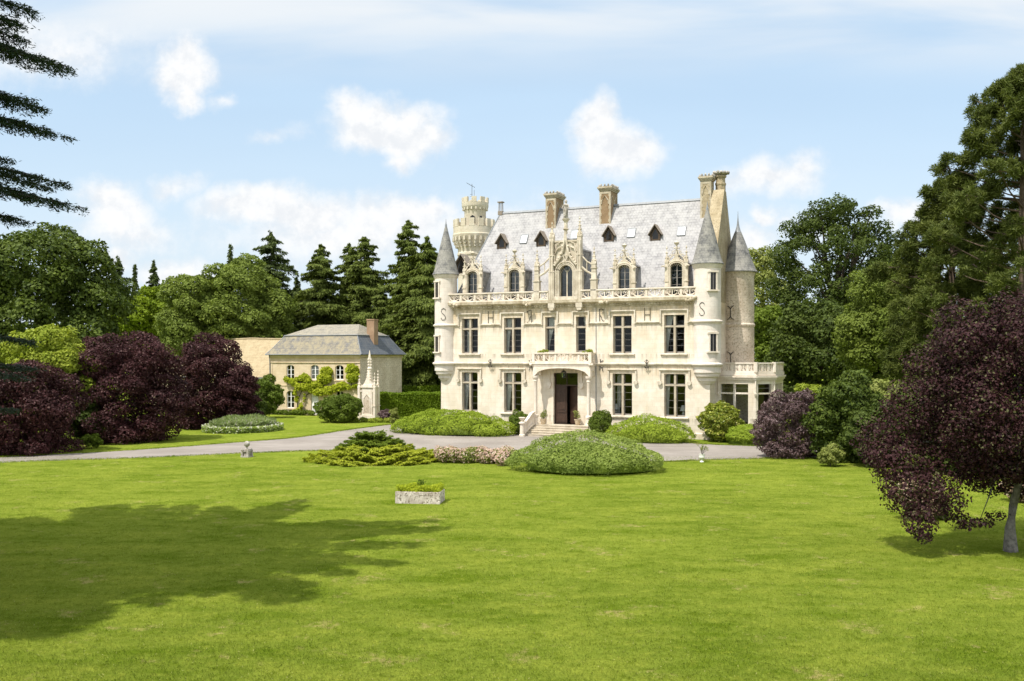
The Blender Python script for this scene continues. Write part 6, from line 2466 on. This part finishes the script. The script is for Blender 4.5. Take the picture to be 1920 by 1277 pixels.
def border_plants():
    rng = np.random.default_rng(87)
    t = thing('border_plants', 'strip of low yellow green plants at the foot of the stone monument', 'plant', (at(690, 94.6), 94.6, 0), R(-8))
    lob = [(-2.2 + 4.4 * k / 11 + rng.normal(0, .1), rng.normal(0, .25), .18 + .1 * rng.random(), .32, .3, .24) for k in range(12)]
    P, N = lobe_points(lob, 3600, rng, .4)
    P[:, 2] = np.maximum(P[:, 2], .02)
    leaves('foliage', P, N + np.array([0, 0, .4]), .13, 'leaf_yellow', t, rng, .6, .7)
    t = thing('border_plants', 'low green plants along the foot of the cottage wall below its left window', 'plant', kw(-8.6, -.5), R(-24.7))
    lob = [(-3.2 + 6.0 * k / 15 + rng.normal(0, .1), rng.normal(0, .15), .2 + .15 * rng.random(), .34, .28, .3) for k in range(16)]
    P, N = lobe_points(lob, 3600, rng, .4)
    P[:, 2] = np.maximum(P[:, 2], .02)
    leaves('foliage', P, N + np.array([0, 0, .4]), .15, 'leaf_fresh', t, rng, .6, .7)


border_plants()

# ------------------------------------------------------------------ clipped and spreading shrubs round the house
def facade_mound(label, pxa, pxb, v, ry, h, n, mat, seed, peak=(0, 0)):
    a, b = CF.u(pxa, v), CF.u(pxb, v)
    x, y, _ = cw((a + b) / 2, v)
    return cushion('spreading_juniper', label, x, y, (b - a) / 2 * .94, ry, h, n, .17, mat, seed, 50, 1.0, R(-24.7), peak, .38, 2.1)


facade_mound('wide low juniper mound in front of the left half of the chateau', 741, 968, -2.9, 2.75, 2.05, 44000, 'juniper', 91, (-.1, 0))
facade_mound('domed juniper mound in front of the right half of the chateau', 1143, 1301, -2.9, 2.3, 1.95, 32000, 'juniper', 92, (0, 0))
cushion('spreading_juniper', 'largest juniper mound in front of the drive, right of centre', at(1107, 55.4), 55.4, 4.1, 3.3, 2.3, 64000, .14, 'juniper_deep', 93, 62, .95, 0, (-.10, 0), .36, 1.55)
tiered('spreading_juniper', 'low golden spreading juniper left of the rose bed', at(706, 60.2), 60.2, [(.12, 4.3, 3.5, 80), (.32, 3.9, 3.1, 70), (.56, 3.3, 2.6, 52), (.78, 2.5, 2.0, 30)], 70000, .22, 'juniper_gold', 94)
tiered('spreading_juniper', 'dark green tiered juniper rising from the middle of the golden one', at(699, 61.2), 61.2, [(.70, 2.4, 2.0, 34), (.95, 2.0, 1.7, 28), (1.18, 1.5, 1.3, 20), (1.38, 1.0, .9, 12), (1.55, .5, .45, 8)], 34000, .22, 'juniper_dark', 95)
cushion('spreading_juniper', 'small rounded juniper in front of the conservatory', at(1402, 71.6), 71.6, 1.6, 1.5, 1.42, 14000, .16, 'juniper', 96, 22, .62, 0, (0, 0), .45, 2.4)
broadleaf('laurel_shrub', 'round glossy laurel bush below the right turret', 'shrub', at(1348, 73.4), 73.4, 1.55, 1.5, 1.4, 1.62, 15000, .2, 'leaf_laurel', 97, k=34, lr=.3, tr=.08, asp=.5, inner=.8, core=.8)
broadleaf('box_shrub', 'clipped green ball bush left of the front steps', 'shrub', *cw(CF.u(974, -1.5), -1.5)[:2], 1.0, .95, .9, 1.0, 12000, .11, 'leaf_box', 98, k=34, lr=.22, tr=.06, inner=.9, core=.92, down=.9)
broadleaf('box_shrub', 'clipped green ball bush right of the front steps', 'shrub', *cw(CF.u(1126.5, -1.6), -1.6)[:2], 1.12, .95, .9, 1.1, 13000, .11, 'leaf_box', 99, k=34, lr=.22, tr=.06, inner=.9, core=.92, down=.9)


def rose_bed():
    rng = np.random.default_rng(101)
    x0, y0, x1, y1 = at(822, 59.5), 59.5, at(966, 58.8), 58.8
    t = thing('rose_bed', 'low bed of faded pale pink roses between the two front junipers', 'flower bed', (x0, y0, 0), math.atan2(y1 - y0, x1 - x0))
    Lr = math.hypot(x1 - x0, y1 - y0)
    lob = [(Lr * rng.random(), rng.normal(0, .5), .30 + .30 * rng.random(), .36, .36, .34) for _ in range(48)]
    P, N = lobe_points(lob, 12000, rng, .5)
    P[:, 2] = np.maximum(P[:, 2], .02)
    leaves('foliage', P, N + np.array([0, 0, .3]), .12, 'leaf_pale', t, rng, .6, .8)
    P, N = lobe_points(lob, 6500, rng, .9)
    fl = (np.sin(P[:, 0] * 2.1) + np.sin(P[:, 0] * 4.7 + 1) + rng.normal(0, .7, len(P))) > -.6
    P, N = P[fl], N[fl]
    P = P + N * .07
    P[:, 2] = np.maximum(P[:, 2], .05)
    leaves('blossom', P, N + np.array([0, -.3, .4]), .11, 'rose_pink', t, rng, .85, .6)


rose_bed()

# ------------------------------------------------------------------ shrubs and trees, right
broadleaf('smoke_bush', 'rounded purple grey bush covering the corner of the conservatory', 'shrub', at(1484, 62.5), 62.5, 1.75, 2.45, 2.2, 3.0, 34000, .17, 'leaf_purple_grey', 111, k=34, lr=.28, tr=.12, asp=.38, down=.7)
broadleaf('lilac_shrub', 'dark green shrub right of the purple grey bush', 'shrub', at(1592, 60), 60, 2.4, 2.25, 1.9, 3.3, 26000, .19, 'leaf_maple', 112, k=30, lr=.3, tr=.12, down=.6)
broadleaf('lilac_shrub', 'light yellow green shrub behind the near purple tree', 'shrub', at(1668, 65), 65, 2.7, 2.4, 2.0, 2.5, 17000, .19, 'leaf_pale', 113, k=26, lr=.3, tr=.12)
broadleaf('golden_shrub', 'small yellow bush peeping over the purple grey bush', 'shrub', at(1520, 70), 70, 3.1, 1.2, 1.0, 1.75, 5000, .18, 'leaf_yellow', 114, k=14, lr=.36, tr=.08)
broadleaf('variegated_shrub', 'small pale variegated bush on the lawn edge below the dark shrub', 'shrub', at(1556, 57), 57, .66, .68, .6, .66, 3000, .15, 'leaf_pale', 115, k=12, lr=.4, tr=.04)
broadleaf('yew_shrub', 'dark evergreen shrub at the right lawn edge under the pines', 'shrub', at(1650, 57), 57, 1.7, 2.4, 1.8, 1.9, 13000, .2, 'leaf_oak', 116, k=22, lr=.32, tr=.1)
broadleaf('yew_shrub', 'broad dark shrub deep behind the near purple tree', 'shrub', at(1790, 54), 54, 2.4, 3.6, 2.4, 2.7, 18000, .22, 'leaf_oak', 117, k=28, lr=.3, tr=.12)
broadleaf('yew_shrub', 'dark shrub at the right edge behind the pale trunk', 'shrub', at(1930, 52), 52, 2.6, 3.2, 2.4, 2.9, 14000, .22, 'leaf_box', 118, k=24, lr=.3, tr=.12)


def plum_tree():
    ex = [(-4.8, -0.6, 2.2, 0.85, 0.8, 0.95), (-4.4, -0.9, 1.25, 0.6, 0.6, 0.65), (-5.0, -0.3, 3.1, 0.9, 0.9, 0.8), (-3.9, -0.8, 2.2, 0.8, 0.7, 0.8), (-3.3, -0.7, 1.7, 0.5, 0.5, 0.6), (-2.3, -0.5, 1.05, 0.55, 0.4, 0.16), (-1.6, -0.3, 1.25, 0.4, 0.3, 0.14), (-4.4, -1.1, 0.75, 0.32, 0.3, 0.28), (-3.0, -0.9, 1.15, 0.35, 0.3, 0.3), (-0.2, 0.2, 2.4, 0.9, 0.9, 0.7), (0.6, 0.3, 2.2, 1.0, 1.0, 0.8), (-4.1, 0.2, 3.2, 1.0, 0.9, 0.8), (-2.4, -0.4, 2.6, 0.7, 0.6, 0.5), (-3.6, 0.3, 2.7, 0.5, 0.5, 0.5), (-1.4, 0.4, 2.3, 0.6, 0.6, 0.5), (1.5, 0, 1.9, 0.8, 0.8, 0.7), (-0.5, -0.7, 2.0, 0.5, 0.4, 0.4), (-5.3, 0.4, 3.6, 0.8, 0.8, 0.8), (-4.3, 0, 5.0, 1.0, 1.0, 0.9), (-4.6, 0.2, 4.2, 0.9, 0.9, 0.8), (-5.3, -0.2, 3.2, 0.7, 0.7, 0.6), (-3.6, 0.3, 6.2, 0.9, 0.9, 0.8)]
    t = broadleaf('purple_plum_tree', 'near purple leaved tree with pale grey trunk at the right', 'tree', 17.8, 32.2, 5.35, 4.5, 4.2, 3.85, 150000, .105, 'leaf_plum', 121, k=130, lr=.165, tr=.19, bark='bark_pale', extra=ex, tips=16, inner=.5, cull=.6, trunk_h=3.9, trunk_at=(-.98, 0), down=.75, fork=.72, core=.5)
    return t


plum_tree()


def flowering(name, label, x, y, rx, h, seed, mat):
    rng = np.random.default_rng(seed)
    t = thing(name, label, 'shrub', (x, y, 0))
    lob = [(rng.normal(0, rx * .45), rng.normal(0, rx * .4), h * (.2 + .65 * rng.random()), rx * .4, rx * .4, rx * .36) for _ in range(16)]
    P, N = lobe_points(lob, 5200, rng, .5)
    P[:, 2] = np.maximum(P[:, 2], .02)
    leaves('foliage', P, N, .11, 'leaf_oak', t, rng, .5, .7)
    P, N = lobe_points(lob, 2600, rng, .9)
    P[:, 2] = np.maximum(P[:, 2], .05)
    leaves('blossom', P + N * .05, N, .10, mat, t, rng, .8, .7)


flowering('rhododendron', 'shrub with faded pinkish brown flowers under the near purple tree', at(1714, 38.5), 38.5, .95, 1.75, 131, 'faded_flower')
flowering('rhododendron', 'pale flowering shrub just behind the pale trunk at the right edge', at(1918, 43), 43, .7, 1.1, 132, 'faded_flower')


def foxglove():
    rng = np.random.default_rng(133)
    t = thing('foxglove', 'tall white flower spike beside the faded rhododendron', 'flower', (at(1761, 39), 39, 0))
    st = MB()
    P = []
    for k in range(5):
        x, y, h = rng.normal(0, .09), rng.normal(0, .08), 1.35 + .3 * rng.random()
        st.tube([(x, y, 0), (x * 1.2, y * 1.2, h)], .012, 4)
        for i in range(70):
            f = .42 + .58 * rng.random()
            r = .09 * (1.15 - f)
            a = rng.random() * 6.28
            P.append((x * 1.2 + r * math.cos(a), y * 1.2 + r * math.sin(a), h * f))
    st.build('stem', 'leaf_box', t)
    P = np.array(P)
    leaves('blossom', P, rng.normal(0, 1, P.shape), .075, 'flower_white', t, rng, .8, .6)
    n = 700
    P = np.stack([rng.normal(0, .25, n), rng.normal(0, .22, n), .65 * rng.random(n) ** 1.3], 1)
    leaves('foliage', P, rng.normal(0, .6, (n, 3)) + np.array([0, 0, .5]), .16, 'leaf_box', t, rng, .4, .6)


foxglove()


# ------------------------------------------------------------------ the cedar whose boughs hang in at the left
def cedar():
    rng = np.random.default_rng(141)
    bx, by, h = -22.6, 24.0, 25.0
    t = thing('cedar_tree', 'great cedar with flat dark layered boughs reaching in at the left', 'tree', (bx, by, 0))
    P, N, T, S = [], [], [], []
    mb = MB()
    mb.tube([(0, 0, -.2), (.1, 0, h * .3), (.2, .1, h * .6), (.1, .1, h * .97)], [.75, .6, .42, .1], 10)
    def bough(tip, z0, n, size, fine):
        tip = Vector(tip)
        s = Vector((0, 0, z0))
        d = tip - s
        Lh = math.hypot(d.x, d.y)
        dirx = Vector((d.x, d.y, 0)).normalized()
        side = Vector((-dirx.y, dirx.x, 0))
        def path(f):
            p = s + d * f
            p.z += .12 * Lh * math.sin(f * PI * .75) * (1 - f)
            return p
        mb.tube([path(f) for f in (0, .2, .4, .6, .8, .97)], [.17, .13, .10, .07, .045, .015], 5)
        k = int(Lh / (.30 if fine else .5))
        per = max(10, n // (2 * k))
        for i in range(k):
            f = .16 + .84 * (i + rng.random()) / k
            for sg in (-1, 1):
                c = path(min(f, 1))
                tl = (.35 + 1.55 * (1 - f) ** .7 * min(1, f * 3)) * (.65 + .6 * rng.random())
                fw = .55 + .5 * rng.random()
                dv = (side * sg + dirx * fw).normalized()
                droop = -.10 - .22 * rng.random()
                m = max(8, int(per * tl / 1.1))
                q = rng.random(m)
                w = .10 + .16 * (1 - q)
                jx = rng.normal(0, 1, m) * w
                cx = np.array(c)[None] + np.outer(q * tl, np.array(dv)) + np.outer(jx, np.array((-dv.y, dv.x, 0)))
                cx[:, 2] += droop * tl * q ** 1.5 + rng.normal(.0, .035, m) - (.13 if fine else .10) * rng.random(m) ** 2
                P.append(cx)
                T.append(np.tile(np.array(dv)[None], (m, 1)) + np.array([0, 0, -.25]))
                N.append(np.tile(np.array([[0, 0, 1.0]]), (m, 1)))
                S.append(np.full(m, size))
                if fine:
                    mb.tube([c, c + dv * tl * .5 + Vector((0, 0, droop * tl * .3)), c + dv * tl * .95 + Vector((0, 0, droop * tl))], [.022, .014, .006], 4)
    # boughs that show in the picture: tip column and row, distance
    for px, py, Y, z_up in ((62, 22, 29.5, .3), (40, 45, 28, .2), (52, 78, 30, .3), (132, 132, 30.0, .7), (108, 122, 31, .5), (84, 205, 29.5, .5), (50, 188, 28, .5), (118, 256, 30, .6), (70, 240, 28.5, .5),
                             (15, 300, 28, .3), (118, 345, 30, .6), (145, 388, 29.5, .9), (70, 372, 28.5, .7), (40, 412, 29, .5), (90, 352, 31, .5),
                             (58, 640, 31, .4), (38, 705, 30, .4), (22, 768, 30, .3), (62, 690, 32, .2)):
        x, z = at(px, Y), zat(py, Y)
        bough((x - bx, Y - by, z), z + z_up, 8500, .16, True)
    z = 4.0
    while z < h - .6:
        f = z / h
        m = 8
        a0 = rng.random() * 6.28
        for j in range(m):
            a = a0 + 6.28 * j / m + rng.normal(0, .2)
            Lb = (8.8 if f < .5 else 9.2) * (.84 + .2 * rng.random())
            if z > 17.2:
                Lb *= 1.15 + .12 * math.cos(a - R(40))
            if z > 22.5:
                Lb *= .72
            tip = Vector((Lb * math.cos(a), Lb * math.sin(a), z - .4 + rng.normal(0, .3)))
            # stay out of the clear part of the view, where the photo shows none
            for _ in range(30):
                wx, wy, wz = tip.x + bx, tip.y + by, tip.z
                if wy > 1 and wx / wy > -.55 and wz < CH + wy * .385 + .5 and math.hypot(tip.x, tip.y) > 1.5:
                    tip.x *= .93
                    tip.y *= .93
                else:
                    break
            if math.hypot(tip.x, tip.y) > 1.8:
                bough(tip, z, 2000, .48, False)
        z += .92
    P, N, T, S = map(np.concatenate, (P, N, T, S))
    leaves('crown', P, N, S, 'needle_cedar', t, rng, .22, .55, T, .6)
    mb.build('trunk', 'bark_dark', t)


cedar()


def grass():
    """the nearer lawn's own blades, thinning out with distance"""
    rng = np.random.default_rng(151)
    n = 520000
    y = 17.5 + 45 * rng.random(n) ** 1.7
    x = (rng.random(n) * 2 - 1) * (y * .60 + 2)
    P = np.stack([x, y, .012 + .02 * rng.random(n)], 1)
    # clear of the shrubs and the trough
    ok = ~((np.abs(x + 4.2) < 1.1) & (y > 42.4) & (y < 44))
    P = P[ok]
    m = len(P)
    T = np.tile(np.array([[0, 0, 1.0]]), (m, 1)) + rng.normal(0, .55, (m, 3)) * np.array([1, 1, 0])
    # ragged verge where turf creeps over the drive
    E = np.array(DRIVE_EDGE)
    E = E[(np.abs(E[:, 0]) < E[:, 1] * .62) & (E[:, 1] < 95)]
    k = rng.integers(0, len(E), 26000)
    V = np.stack([E[k, 0] + rng.normal(0, .16, len(k)), E[k, 1] + rng.normal(0, .16, len(k)), .02 + .03 * rng.random(len(k))], 1)
    P = np.concatenate([P, V])
    m = len(P)
    T = np.concatenate([T, np.tile(np.array([[0, 0, 1.0]]), (len(V), 1)) + rng.normal(0, .6, (len(V), 3)) * np.array([1, 1, 0])])
    SZ = np.concatenate([np.full(m - len(V), .05), np.full(len(V), .10)])
    o = leaves('grass', P, rng.normal(0, 1, (m, 3)), SZ, 'grass_blade', None, rng, .24, .2, T, .15)
    tag(o, 'short mown grass covering the near lawn', 'grass')
    o['kind'] = 'stuff'


grass()
